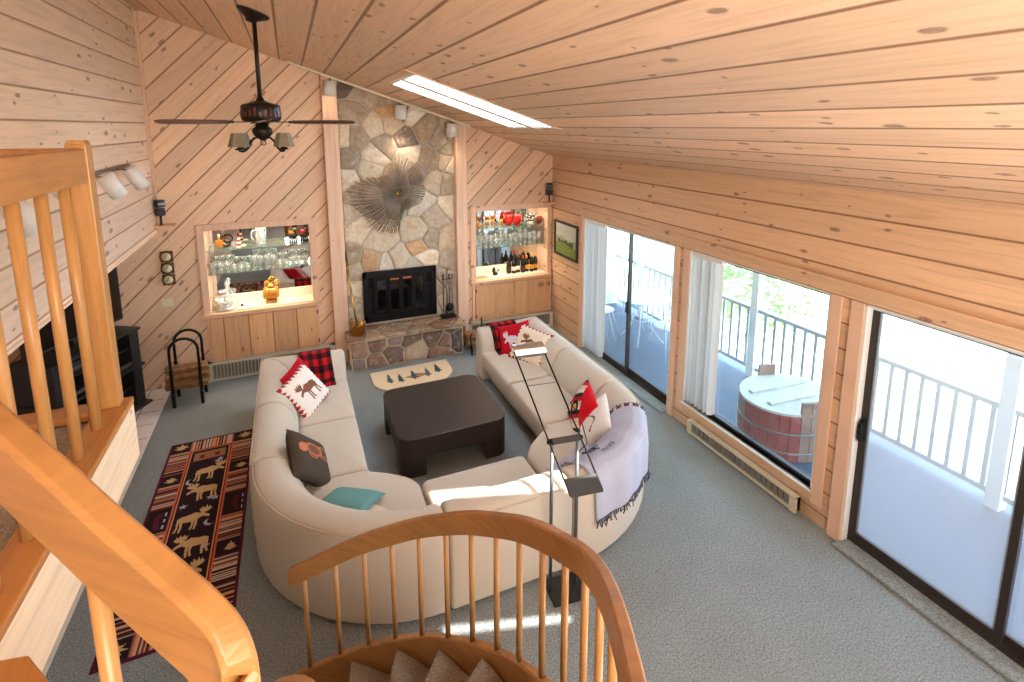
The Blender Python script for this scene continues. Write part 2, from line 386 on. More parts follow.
# back wall with two alcove openings
AL = (-1.075, .195, .935, 2.045); AR = (2.625, 3.88, .935, 2.06)
b = MB(); y0, y1 = YB, YB+.12
def wall_piece(x0, x1, z0, z1=None):
    p = [(x0, z0), (x1, z0), (x1, z1 if z1 else zc(x1)+.05), (x0, z1 if z1 else zc(x0)+.05)]
    b.prism(p, y0, y1, f=lambda x, z, y: (x, y, z))
wall_piece(XL-.1, AL[0], 0); wall_piece(AL[0], AL[1], 0, AL[2]); wall_piece(AL[0], AL[1], AL[3]); wall_piece(AL[1], AR[0], 0)
wall_piece(AR[0], AR[1], 0, AR[2]); wall_piece(AR[0], AR[1], AR[3]); wall_piece(AR[1], XR+.12, 0)
o = b.build('wall_back', 'pine_back'); struct(o)
b = MB().box(-3.7, XL-.1, YB, YB+.12, 0, 2.3)
o = b.build('wall_back_low', 'pine_back'); struct(o)
# right wall
b = MB(); x0, x1 = XR, XR+.12; Z1 = 3.0
def rw(ya, yb, za, zb): b.box(x0, x1, ya, yb, za, zb)
rw(D1[1], YB+.12, 0, Z1); rw(D1[0], D1[1], ZT, Z1); rw(W1[1], D1[0], 0, Z1); rw(*W1, 0, ZW); rw(*W1, ZT, Z1); rw(D2[1], W1[0], 0, Z1); rw(*D2, ZT, Z1); rw(YS, D2[0], 0, Z1)
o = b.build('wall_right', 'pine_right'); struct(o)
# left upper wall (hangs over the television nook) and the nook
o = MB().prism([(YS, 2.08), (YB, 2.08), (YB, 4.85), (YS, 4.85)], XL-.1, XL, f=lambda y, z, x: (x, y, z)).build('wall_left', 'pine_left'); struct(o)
o = MB().box(-3.7, XL-.1, YS, YB, 2.08, 2.2).build('ceiling_nook', 'white_paint'); struct(o)
o = MB().prism([(-3.8, 0), (4.1, 0), (4.1, 2.95), (XL, 4.85), (-3.8, 4.85)], YS-.1, YS, f=lambda x, z, y: (x, y, z)).build('wall_south', 'pine_back'); struct(o)
o = MB().box(-3.8, -3.7, YS, YB+.1, 0, 2.2).build('wall_nook', 'pine_left'); struct(o)
# sloping plank ceiling with the skylight opening
SX, SY = (1.07, 2.60), (4.86, 6.08)
b = MB(); g = lambda x, y, z: (x, y, zc(x)+z)
def ce(xa, xb, ya, yb): b.prism([(xa, ya), (xb, ya), (xb, yb), (xa, yb)], 0, .14, f=g)
ce(XL-.12, SX[0], YS, YB+.13); ce(SX[0], 1.8, YS, SY[0]); ce(1.8, SX[1], YS, -.80); ce(1.8, SX[1], -.62, .25); ce(1.8, SX[1], .60, SY[0]); ce(SX[0], SX[1], SY[1], YB+.13); ce(SX[1], 4.1, YS, YB+.13)  # two unseen slots near the camera added to throw sun patches on sofa and floor
o = b.build('ceiling', 'pine_ceiling'); struct(o)
# skylight: two frosted strips in white frames, pine bar between
sk = thing('skylight', 'long white skylight of two bright strips in the plank ceiling', 'skylight', (1.85, 5.5, zc(1.85)))
ym = (SY[0]+SY[1])/2
for ya, yb in ((SY[0], ym-.03), (ym+.03, SY[1])):
    MB().prism([(SX[0]+.05, ya+.05), (SX[1]-.05, ya+.05), (SX[1]-.05, yb-.05), (SX[0]+.05, yb-.05)], .03, .036, f=g).build('diffuser', 'frosted', sk)
    f = MB()
    for (xa, xb, y_a, y_b) in ((SX[0], SX[1], ya, ya+.05), (SX[0], SX[1], yb-.05, yb), (SX[0], SX[0]+.05, ya+.05, yb-.05), (SX[1]-.05, SX[1], ya+.05, yb-.05), (SX[0]+.05, SX[1]-.05, (ya+yb)/2-.012, (ya+yb)/2+.012)):
        f.prism([(xa, y_a), (xb, y_a), (xb, y_b), (xa, y_b)], -.006, .05, f=g)
    f.build('frame', 'white_paint', sk)
MB().prism([(SX[0], ym-.03), (SX[1], ym-.03), (SX[1], ym+.03), (SX[0], ym+.03)], -.012, .05, f=g).build('center_bar', 'pine_trim_flat', sk)
f = MB()
for (xa, xb, y_a, y_b) in ((SX[0]-.06, SX[1]+.03, SY[0]-.035, SY[0]), (SX[0]-.06, SX[1]+.03, SY[1], SY[1]+.035), (SX[0]-.08, SX[0], SY[0], SY[1]), (SX[1], SX[1]+.03, SY[0], SY[1])):
    f.prism([(xa, y_a), (xb, y_a), (xb, y_b), (xa, y_b)], -.012, .0, f=g)
f.build('wood_trim', 'pine_trim_flat', sk)
# corner trims, posts
n = [1]
def trim(name, mb, mat='pine_trim', bev=.004):
    n[0] += 1; return struct(mb.build('trim_%d' % n[0], mat, bevel=bev))
trim('corner', MB().box(XL, XL+.035, YB-.05, YB, 2.08, zc(XL)))
trim('soffit edge', MB().box(XL-.005, XL+.012, YS, YB, 2.075, 2.10), 'pine_left')
for xa, xb in ((.445, .64), (2.285, 2.455)):
    p = MB().prism([(xa, 0), (xb, 0), (xb, zc(xb)), (xa, zc(xa))], 7.50, YB, f=lambda x, z, y: (x, y, z)); trim('post', p, bev=.008)
# alcove frames and sills
for (xa, xb, za, zb) in (AL, AR):
    w = .085; wr = .085 if xa < 0 else .06
    f = MB().box(xa-w, xa, YB-.03, YB, za-.08, zb+w).box(xb, xb+wr, YB-.03, YB, za-.08, zb+w).box(xa, xb, YB-.03, YB, zb, zb+w)
    trim('alcove frame', f)
    trim('sill', MB().box(xa-w-.02, xb+wr+(.02 if xa < 0 else 0), YB-.07, YB+.02, za-.05, za), 'pine_trim_flat')
# door and window trims on the right wall
xt0, xt1 = XR-.022, XR
def vt(ya, yb, za, zb): trim('t', MB().box(xt0, xt1, ya, yb, za, zb))
vt(D1[1], D1[1]+.10, 0, ZT+.1); vt(D1[0]-.085, D1[0], 0, ZT); vt(W1[1], W1[1]+.095, ZW-.11, ZT); vt(W1[0]-.095, W1[0], ZW-.11, ZT); vt(D2[1], D2[1]+.105, 0, ZT)
trim('head', MB().box(xt0, xt1, D2[0]-.1, D1[1], ZT, ZT+.1), 'pine_right')
trim('ledge', MB().box(XR-.035, XR, YS, D1[1]+.1, ZT+.1, ZT+.135), 'pine_right')
trim('apron', MB().box(xt0, xt1, W1[0], W1[1], ZW-.11, ZW), 'pine_right')
trim('window sill', MB().box(XR-.03, XR+.1, W1[0], W1[1], ZW-.02, ZW), 'white_paint')
# white jamb linings
for ya, yb, za in ((*D1, 0), (*D2, 0), (*W1, ZW)):
    f = MB().box(XR-.01, XR+.125, ya, ya+.02, za, ZT).box(XR-.01, XR+.125, yb-.02, yb, za, ZT).box(XR-.01, XR+.125, ya, yb, ZT-.02, ZT)
    trim('jamb', f, 'white_paint')
# carpeted step in front of the sliding doors
for ya, yb in (D1, D2):
    struct(MB().box(XR-.10, XR+.12, ya, yb-.0, 0, .03).build('trim_%d' % (n[0]+50+int(ya)), 'carpet', bevel=.01))
# sliding doors
def slider(name, Y, xf, split, pane, handle_y):
    d = bpy.data.objects.new(name, None); C.objects.link(d); d.location = (xf, (Y[0]+Y[1])/2, .03); struct(d)
    f = MB()
    f.box(xf-.02, xf+.06, Y[0]+.02, Y[1]-.02, .03, .07).build('sill_track', 'dark_bronze', d)
    MB().box(xf-.02, xf+.06, Y[0]+.02, Y[1]-.02, ZT-.05, ZT-.02).build('head_track', 'white_metal', d)
    for k, (ya, yb, dx) in enumerate(((Y[0]+.02, split+.04, .04), (split-.03, Y[1]-.02, .0))):
        s = .03 if name == 'door_1' else .045
        f = MB().box(xf+dx-.018, xf+dx+.018, ya, ya+s, .07, ZT-.05).box(xf+dx-.018, xf+dx+.018, yb-s*1.25, yb, .07, ZT-.05).box(xf+dx-.018, xf+dx+.018, ya+s, yb-s*1.25, .07, .13).box(xf+dx-.014, xf+dx+.014, ya+s, yb-s*1.25, ZT-.06, ZT-.05)
        sash = f.build('sash', 'dark_bronze', d)
        MB().box(xf+dx-.004, xf+dx+.004, ya+s-.005, yb-s, .12, ZT-.055).build('glass', pane, sash)
    MB().box(xf-.05, xf-.018, handle_y-.015, handle_y+.015, .92, 1.1).box(xf-.07, xf-.05, handle_y-.012, handle_y+.012, .94, 1.08).build('handle', 'black_metal', d, bevel=.004)
slider('door_1', D1, 4.05, 5.55, 'pane', 5.50)
slider('door_2', D2, 4.05, 1.44, 'haze_painted_pane', 2.40)
d = bpy.data.objects.new('window_1', None); C.objects.link(d); d.location = (4.06, 3.5, ZW); struct(d)
MB().box(4.03, 4.08, W1[0]+.02, W1[1]-.02, ZW, ZW+.03).box(4.03, 4.08, W1[0]+.02, W1[1]-.02, ZT-.05, ZT-.02).box(4.03, 4.08, W1[0]+.02, W1[0]+.045, ZW, ZT).box(4.03, 4.08, W1[1]-.045, W1[1]-.02, ZW, ZT).build('frame', 'dark_bronze', d)
MB().box(4.052, 4.058, W1[0]+.04, W1[1]-.04, ZW+.03, ZT-.05).build('glass', 'pane', d)

# ------------------------------------------------------------------ alcoves (recess box, mirror, counter, cabinet)
for k, (xa, xb, za, zb) in enumerate((AL, AR)):
    s = 'left' if k == 0 else 'right'
    yr = YB+.36
    bx = MB().box(xa-.02, xa, YB+.1, yr, za-.02, zb+.02).box(xb, xb+.02, YB+.1, yr, za-.02, zb+.02).box(xa, xb, YB+.1, yr, zb, zb+.02).box(xa-.02, xb+.02, yr, yr+.02, za-.02, zb+.02).box(xa, xb, YB, yr, za-.04, za-.02)
    struct(bx.build('alcove_%s' % s, 'pine_trim'))
    tag(MB().box(xa+.002, xb-.002, yr-.008, yr-.002, za+.13, zb).build('mirror', 'mirror'), 'mirror across the back of the %s bar alcove' % ('glassware and pitcher' if k == 0 else 'bottle-filled'), 'mirror')
    ct = thing('countertop', 'cream countertop in the alcove %s' % ('with the gold barrel jug' if k == 0 else 'with the dark bottles'), 'countertop', ((xa+xb)/2, YB+.15, za))
    MB().box(xa+.001, xb-.001, YB+.021, yr-.001, za-.018, za+.006).build('top', 'laminate', ct)
    MB().box(xa+.001, xb-.001, yr-.014, yr-.001, za, za+.13).build('backsplash', 'laminate', ct)
    for j, zz in enumerate((1.43, 1.755)):
        tag(MB().box(xa+.003, xb-.003, YB+.08, yr-.012, zz-.006, zz+.004).build('glass_shelf', 'shelf_glass', bevel=.002),
            '%s glass shelf in the alcove %s' % (('lower', 'upper')[j], ('with the clear pitcher', 'with the red pitchers')[k]), 'shelf')
    cz0, cz1 = .28, .865
    cab = thing('base_cabinet', ('wide knotty pine cabinet of four boards under the pitcher alcove', 'two-door knotty pine cabinet under the bottle alcove')[k], 'cabinet', ((xa+xb)/2, YB, cz0))
    ca, cb = (-1.10, .245) if k == 0 else (2.60, 3.94)
    MB().box(ca-.04, cb+.02, YB-.025, YB, cz0-.03, .885).build('face_frame', 'pine_trim', cab)
    nd = 4 if k == 0 else 2
    for i in range(nd):
        w = (cb-ca)/nd
        dr = MB().box(ca+w*i+.003, ca+w*(i+1)-.003, YB-.045, YB-.025, cz0, cz1).build('door', ('pine_door', 'pine_door_wide')[k], cab, bevel=.003)
        if (k == 0 and i == 3) or (k == 1 and i == 0):
            hx = ca+w*(i+1)-.012 if k == 0 else ca+.012
            for hz in (cz0+.08, cz1-.08): MB().box(hx-.008, hx+.008, YB-.052, YB-.045, hz-.025, hz+.025).build('hinge', 'black_metal', dr)
    # baseboard heater below
    ha, hb = (-1.17, .44) if k == 0 else (2.46, 3.97)
    ht = thing('baseboard_heater', ('beige finned baseboard heater below the four board cabinet', 'beige finned baseboard heater below the two-door cabinet')[k], 'heater', ((ha+hb)/2, 7.6, 0))
    MB().box(ha, hb, 7.575, YB-.001, .02, .25).box(ha, hb, 7.545, YB-.001, .24, .27).box(ha, ha+.06, 7.54, YB-.001, .01, .27).box(hb-.06, hb, 7.54, YB-.001, .01, .27).box(ha, hb, 7.545, 7.56, .015, .045).build('housing', 'heater', ht)
    fb = MB(); q = ha+.07
    while q < hb-.07: fb.box(q, q+.026, 7.552, 7.577, .05, .236); q += .042
    fb.build('grille', 'heater_dark', ht)
# heater under the window
ht = thing('baseboard_heater', 'long beige baseboard heater under the picture window', 'heater', (3.93, 3.45, 0))
MB().box(3.915, XR-.023, 2.80, 4.16, .03, .15).box(3.895, XR-.022, 2.80, 4.16, .15, .165).box(3.885, XR-.022, 2.80, 2.86, .02, .167).box(3.885, XR-.022, 4.10, 4.16, .02, .167).box(3.89, 3.905, 2.86, 4.10, .025, .05).build('housing', 'heater', ht)
fb = MB(); q = 2.87
while q < 4.08: fb.box(3.898, 3.915, q, q+.05, .055, .148); q += .062
fb.build('grille', 'heater_dark', ht)

# ------------------------------------------------------------------ stone fireplace
rnd = random.Random(7)
def clip(poly, nx, ny, d):     # keep nx*x+ny*y <= d
    out = []
    for i in range(len(poly)):
        a, b_ = poly[i], poly[(i+1) % len(poly)]; da, db = nx*a[0]+ny*a[1]-d, nx*b_[0]+ny*b_[1]-d
        if da <= 0: out.append(a)
        if da*db < 0:
            s = da/(da-db); out.append((a[0]+(b_[0]-a[0])*s, a[1]+(b_[1]-a[1])*s))
    return out
def inset(poly, d):
    ar = sum(poly[i][0]*poly[(i+1) % len(poly)][1]-poly[(i+1) % len(poly)][0]*poly[i][1] for i in range(len(poly)))
    if ar < 0: poly = poly[::-1]
    res = [(-99, -99), (99, -99), (99, 99), (-99, 99)]
    for i in range(len(poly)):
        a, b_ = poly[i], poly[(i+1) % len(poly)]; ex, ey = b_[0]-a[0], b_[1]-a[1]; L = math.hypot(ex, ey)
        if L < 1e-6: continue
        nx, ny = ey/L, -ex/L
        res = clip(res, nx, ny, nx*a[0]+ny*a[1]-d)
        if len(res) < 3: return []
    return res
STONES = [rgb(226, 206, 176), rgb(214, 198, 172), rgb(236, 220, 194), rgb(200, 180, 152), rgb(208, 186, 154), rgb(190, 172, 148), rgb(176, 158, 138), rgb(218, 202, 180), rgb(232, 212, 184), rgb(138, 120, 108), rgb(206, 164, 122), rgb(240, 228, 208), rgb(196, 176, 150), rgb(184, 160, 132)]
def stones(mb, region, nst, frame, seeds=None, gap=.012, depth=.035, pal=STONES, smin=.16, hole=None):
    xs = [p[0] for p in region]; ys = [p[1] for p in region]
    pts = list(seeds or []); tries = 0; tight = smin
    while len(pts) < nst and tries < 6000:
        tries += 1; p = (rnd.uniform(min(xs), max(xs)), rnd.uniform(min(ys), max(ys)))
        if inpoly(p[0], p[1], region) and all(math.hypot(p[0]-q[0], p[1]-q[1]) > smin*(.55 if len(pts) > nst*.72 else rnd.uniform(.9, 1.9)) for q in pts): pts.append(p)
    for i, p in enumerate(pts):
        poly = list(region)
        for j, q in enumerate(pts):
            if i != j:
                nx, ny = q[0]-p[0], q[1]-p[1]; poly = clip(poly, nx, ny, (q[0]**2+q[1]**2-p[0]**2-p[1]**2)/2)
                if len(poly) < 3: break
        if hole and len(poly) >= 3:
            hx0, hx1, hy0, hy1 = hole
            if hx0 < p[0] < hx1 and hy0 < p[1] < hy1: continue
            d_ = {(1, 0): (hx0-p[0], hx0), (-1, 0): (p[0]-hx1, -hx1), (0, 1): (hy0-p[1], hy0), (0, -1): (p[1]-hy1, -hy1)}
            nn = max(d_, key=lambda q: d_[q][0]); poly = clip(poly, nn[0], nn[1], d_[nn][1])
        if len(poly) < 3: continue
        g_ = gap*rnd.uniform(.6, 1.5); base = inset(poly, g_)
        if len(base) < 3: continue
        # wobbled outline
        ring = []
        for k in range(len(base)):
            a, b_ = base[k], base[(k+1) % len(base)]; L = math.hypot(b_[0]-a[0], b_[1]-a[1]); ns = max(1, int(L/.05))
            for s in range(ns):
                f = s/ns; x, y = a[0]+(b_[0]-a[0])*f, a[1]+(b_[1]-a[1])*f
                w = noise.noise_vector(Vector((x*9, y*9, i*3.1)))*.009
                ring.append((x+w.x, y+w.y))
        cx, cy = sum(q[0] for q in ring)/len(ring), sum(q[1] for q in ring)/len(ring)
        # corners pulled in a little
        col = pal[rnd.randrange(len(pal))]; k = rnd.uniform(.66, 1.06); col = tuple(min(1, c*k) for c in col[:3])+(1,)
        dd = depth*rnd.uniform(.7, 1.25); rings = []
        for sc_, h in ((1, 0), (.985, dd*.55), (.94, dd*.9), (.7, dd), (.35, dd*1.02)):
            rings.append([frame(cx+(x-cx)*sc_, cy+(y-cy)*sc_, h+(noise.noise(Vector((x*7*sc_, y*7, i)))*.008 if h else 0)) for x, y in ring])
        n_ = len(ring); vs = [q for r in rings for q in r]
        fs = [(r*n_+a, r*n_+(a+1) % n_, (r+1)*n_+(a+1) % n_, (r+1)*n_+a) for r in range(len(rings)-1) for a in range(n_)]+[tuple(range((len(rings)-1)*n_, len(rings)*n_))]
        mb.add(vs, fs, 0, col, True)
fp = thing('fireplace', 'tall fieldstone chimney between two pine posts', 'fireplace', (1.46, 7.6, .44))
# mortar bed
HOLE = (.89, 1.935, .50, 1.265)
f = MB()
for pl in ([(.64, .44), (HOLE[0], .44), (HOLE[0], zc(HOLE[0])), (.64, zc(.64))], [(HOLE[1], .44), (2.285, .44), (2.285, zc(2.285)), (HOLE[1], zc(HOLE[1]))], [(HOLE[0], .44), (HOLE[1], .44), (HOLE[1], HOLE[2]), (HOLE[0], HOLE[2])], [(HOLE[0], HOLE[3]), (HOLE[1], HOLE[3]), (HOLE[1], zc(HOLE[1])), (HOLE[0], zc(HOLE[0]))]):
    f.prism(pl, 7.615, 7.634, f=lambda x, z, y: (x, y, z))
f.build('mortar_bed', 'mortar', fp)
b = MB(); reg = [(.642, .49), (2.283, .49), (2.283, zc(2.283)-.005), (.642, zc(.642)-.005)]
seeds = [(1.4, 1.42), (1.0, 1.40), (1.8, 1.42), (.74, .7), (.74, 1.0), (2.1, .7), (2.1, 1.0), (1.4, .95), (1.85, .95), (1.0, .95), (1.02, 2.3), (1.05, 2.75), (1.6, 2.95), (1.95, 2.55), (1.25, 3.1)]
stones(b, reg, 66, lambda x, z, h: (x, 7.615-h, z), seeds, gap=.007, depth=.022, smin=.17, hole=HOLE)
b.build('stone_facing', 'stone', fp)
h = thing('hearth', 'raised fieldstone hearth with flat brown capstones', 'hearth', (1.42, 7.3, 0))
HX0, HX1, HY0 = .60, 2.25, 7.12
MB().box(HX0+.02, HX1-.02, HY0+.025, 7.60, 0, .45).build('mortar_core', 'mortar', h)
CAP = [rgb(150, 118, 96), rgb(168, 138, 112), rgb(136, 106, 90), rgb(176, 150, 124), rgb(146, 124, 104)]
b = MB(); stones(b, [(HX0+.02, .01), (HX1-.02, .01), (HX1-.02, .42), (HX0+.02, .42)], 13, lambda x, z, hh: (x, HY0+.026-hh, z), None, .012, .028, [rgb(150, 120, 104), rgb(120, 102, 92), rgb(178, 160, 138), rgb(100, 88, 82), rgb(166, 140, 120), rgb(140, 122, 116)], .24)
stones(b, [(HY0+.02, .01), (7.60, .01), (7.60, .42), (HY0+.02, .42)], 4, lambda y, z, hh: (HX0+.021-hh, y, z), None, .012, .02, STONES, .16)
stones(b, [(HY0+.02, .01), (7.60, .01), (7.60, .42), (HY0+.02, .42)], 4, lambda y, z, hh: (HX1-.021+hh, y, z), None, .012, .02, STONES, .16)
b.build('stone_facing', 'stone', h)
b = MB(); stones(b, [(HX0-.03, HY0-.03), (HX1+.03, HY0-.03), (HX1+.03, 7.60), (HX0-.03, 7.60)], 9, lambda x, y, hh: (x, y, .445+hh), None, .009, .035, CAP, .26)
b.build('capstones', 'stone', h)
MB().box(HX0-.01, HX1+.01, HY0, 7.6, .425, .452).build('cap_mortar', 'mortar', h)
# firebox
fb = thing('fireplace_insert', 'black metal fireplace insert with four glass doors', 'fireplace insert', (1.4, 7.45, .6))
X0, X1, Z0, Z1 = .87, 1.955, .52, 1.285; yf = 7.545
f = MB().box(X0, X1, yf, yf+.05, Z1-.09, Z1).box(X0, X1, yf, yf+.05, Z0, Z0+.10).box(X0, X0+.05, yf, yf+.05, Z0, Z1).box(X1-.05, X1, yf, yf+.05, Z0, Z1)
f.build('frame', 'black_metal', fb, bevel=.004)
MB().box(X0+.03, X1-.03, 7.628, 7.634, Z0+.05, Z1-.03).box(X0+.03, X1-.03, yf+.04, 7.628, Z0+.035, Z0+.055).build('firebox_back', 'soot', fb)
for a in (X0+.05, X1-.17): MB().box(a, a+.12, yf+.012, yf+.03, Z0+.1, Z0+.12).box(a, a+.12, yf+.012, yf+.03, 1.0, 1.03).box(a+.1, a+.12, yf+.01, yf+.03, Z0+.1, Z1-.09).box(a, a+.02, yf+.01, yf+.03, Z0+.1, Z1-.09).build('side_grille', 'black_metal', fb)
dw = (X1-X0-.34)/4
for i in range(4):
    a = X0+.17+dw*i; dz0, dz1 = Z0+.105, Z1-.095; y = yf+(.0 if i in (1, 2) else .012)
    dr = MB().box(a+.003, a+.032, y, y+.02, dz0, dz1).box(a+dw-.032, a+dw-.003, y, y+.02, dz0, dz1).box(a+.03, a+dw-.03, y, y+.02, dz0, dz0+.05).box(a+.03, a+dw-.03, y, y+.02, dz1-.05, dz1).build('door', 'black_metal', fb, bevel=.003)
    MB().box(a+.03, a+dw-.03, y+.008, y+.012, dz0+.05, dz1-.05).build('glass', 'fire_glass', dr)
    if i in (1, 2): MB().box(a+.03, a+dw-.03, y-.025, y-.012, dz1-.045, dz1-.02).box(a+.04, a+.055, y-.014, y+.002, dz1-.04, dz1-.025).box(a+dw-.055, a+dw-.04, y-.014, y+.002, dz1-.04, dz1-.025).build('handle', 'copper', dr, bevel=.003)
f = MB()
for q in ((1.25, .70, .05), (1.45, .70, .055), (1.35, .78, .045)): f.cyl((q[0]-.22, yf+.055, q[1]), (q[0]+.24, yf+.057, q[1]+.02), q[2]*.45, n=9)
tag(f.build('firewood', 'bark'), 'charred logs inside the fireplace insert behind the glass doors', 'firewood')

# ------------------------------------------------------------------ sectional sofa: seven modules
SXL, SXR, SYF, SYN, R0 = -.46, 3.11, 6.42, 3.06, 1.28
BACK = [(0.0, .03), (0.0, .60), (.012, .685), (.05, .725), (.12, .74), (.20, .73), (.27, .69), (.33, .61), (.37, .50), (.385, .40), (.385, .20), (.36, .03)]
def ringat(Ox, Oy, nx, ny, prof=BACK, k=1.0): return [(Ox+nx*s*k, Oy+ny*s*k, z) for s, z in prof]
def seat_shape(mb, poly, z0, z1, crown=.02):
    """cushion from a plan outline: rounded upper edge, slightly crowned top"""
    cx, cy = sum(p[0] for p in poly)/len(poly), sum(p[1] for p in poly)/len(poly)
    rings = []
    for sc_, z in ((.985, z0), (1.0, z0+.02), (1.0, z1-.06), (.985, z1-.025), (.95, z1-.004), (.87, z1+.004), (.5, z1+crown), (.02, z1+crown*1.1)):
        rings.append([(cx+(x-cx)*sc_, cy+(y-cy)*sc_, z) for x, y in poly])
    mb.sweep(rings, smooth=True); return mb
def densify(poly, step=.06):
    out = []
    for i in range(len(poly)):
        a, b = poly[i], poly[(i+1) % len(poly)]; L = math.hypot(b[0]-a[0], b[1]-a[1]); n = max(1, int(L/step))
        out += [(a[0]+(b[0]-a[0])*k/n, a[1]+(b[1]-a[1])*k/n) for k in range(n)]
    return out
def roundpoly(poly, r, n=5):
    out = []
    m_ = len(poly)
    for i in range(m_):
        p0, p1, p2 = Vector(poly[i-1]), Vector(poly[i]), Vector(poly[(i+1) % m_])
        a = (p0-p1); b = (p2-p1); rr = min(r, a.length*.45, b.length*.45); a.normalize(); b.normalize()
        A, B = p1+a*rr, p1+b*rr
        for k in range(n+1):
            t_ = k/n; q = A*(1-t_)**2+p1*2*t_*(1-t_)+B*t_**2; out.append((q.x, q.y))
    return out
def module(label, loc, backs, base, seat, top_line, arm=None, seamz=True):
    s = thing('sofa_module', label, 'sofa', (loc[0], loc[1], 0), 'sectional sofa modules')
    MB().sweep(backs, smooth=True).build('backrest', 'sofa', s, bevel=.03, seg=3)
    if arm: MB().sweep(arm, smooth=True).build('arm', 'sofa', s, bevel=.03, seg=3)
    MB().prism(base, .035, .245).build('base', 'sofa', s, bevel=.012)
    sc_ = seat_shape(MB(), densify(roundpoly(seat, .05)), .235, .43).build('seat_cushion', 'sofa', s)
    MB().tube(top_line, .006, 6).build('piping', 'piping', s)
    sh = [(sum(p[0] for p in base)/len(base), sum(p[1] for p in base)/len(base))]
    MB().prism([(sh[0][0]+(x-sh[0][0])*.9, sh[0][1]+(y-sh[0][1])*.9) for x, y in base], .001, .04).build('plinth', 'black_matte', s)
    return s
G = .004
def straight(label, side, a, b, arm=False):
    """side 'L','R' runs along y; 'F' runs along x"""
    if side == 'F':
        f = lambda t_, s: (t_, SYN+s); nrm = (0, 1)
        st = [ringat(a+G, SYN, 0, 1), ringat((a+b)/2, SYN, 0, 1), ringat(b-G, SYN, 0, 1)]
        base = [f(a+G, .36), f(b-G, .36), f(b-G, .80), f(a+G, .80)]; seat = [f(a+G, .375), f(b-G, .375), f(b-G, .90), f(a+G, .90)]
        line = [(a+G, SYN+.015, .70), (b-G, SYN+.015, .70)]
        return module(label, ((a+b)/2, SYN+.45), st, base, seat, line)
    X, d = (SXL, 1) if side == 'L' else (SXR, -1)
    f = lambda t_, s: (X+d*s, t_)
    W = .93
    e = b-G
    if arm:
        st = [ringat(X, a+G, d, 0), ringat(X, b-.5, d, 0), ringat(X, b, d, -1)]
        ar = [ringat(X, b, d, -1), ringat(X+d*.5, b, 0, -1), ringat(X+d*(W-.04), b, 0, -1), [(X+d*W, b-.03-s*.84, z*.97) for s, z in BACK]]
        ar = [[(x, y+(b-y)*.22, z if z < .5 else .5+(z-.5)*.85) for x, y, z in r] if i else r for i, r in enumerate(ar)]
        e = b-.26
    else:
        st = [ringat(X, a+G, d, 0), ringat(X, (a+b)/2, d, 0), ringat(X, b-G, d, 0)]; ar = None
    base = [f(a+G, .36), f(e+(.2 if arm else 0), .36), f(e+(.2 if arm else 0), .82), f(a+G, .82)]; seat = [f(a+G, .375), f(e, .375), f(e, W), f(a+G, W)]
    line = [(X+d*.015, a+G, .70), (X+d*.015, b-(.02 if arm else G), .70)]
    if arm: line += [(X+d*.03, b-.015, .70), (X+d*.9, b-.015, .665)]
    return module(label, (X+d*.45, (a+b)/2), st, base, seat, line, ar)
def corner(label, cx, cy, t0, t1, front):
    n = 14; st = []; line = []
    for k in range(n+1):
        t_ = t0+(t1-t0)*(k/n); c, s = math.cos(t_), math.sin(t_)
        st.append(ringat(cx+R0*c, cy+(cy-SYN)*s, -c, -s*(cy-SYN)/R0)); line.append((cx+(R0-.015)*c, cy+(cy-SYN-.015)*s, .70))
    arc = lambda r_, n_=10: [(cx+(R0-r_)*math.cos(t0+(t1-t0)*k/n_), cy+(cy-SYN-r_)*math.sin(t0+(t1-t0)*k/n_)) for k in range(n_+1)]
    fr = [(cx+(x-cx), cy+(y-cy)) for x, y in front]
    mid = (cx+(R0-.5)*math.cos((t0+t1)/2), cy+(R0-.5)*math.sin((t0+t1)/2))
    bfr = [(x+(mid[0]-x)*.16, y+(mid[1]-y)*.16) for x, y in fr]
    return module(label, mid, st, arc(.36)+bfr, arc(.375)+fr, line)
straight('cream sofa end module with moose pillow, left of the coffee table', 'L', 5.24, SYF, True)
straight('cream armless sofa module behind the dark bear pillow', 'L', 4.32, 5.24)
e = .004
corner('cream curved corner sofa module with the teal pillow', .84, 4.32, PI+.003, 1.5*PI-.003, [(.84, 3.90), (.84, 3.95), (.78, 4.06), (.62, 4.19), (.47, 4.28), (.47, 4.316)])
straight('cream armless sofa module at the near side of the coffee table', 'F', .845, 1.81)
corner('cream curved corner sofa module under the grey throw blanket', 1.83, 4.32, 1.5*PI+.003, 2*PI-.003, [(2.18, 4.316), (2.18, 4.28), (2.06, 4.19), (1.90, 4.06), (1.83, 3.95), (1.83, 3.90)])
straight('cream armless sofa module beside the sliding glass door', 'R', 4.32, 5.24)
straight('cream sofa end module with red pillow and plaid blanket near the log holder', 'R', 5.24, SYF, True)

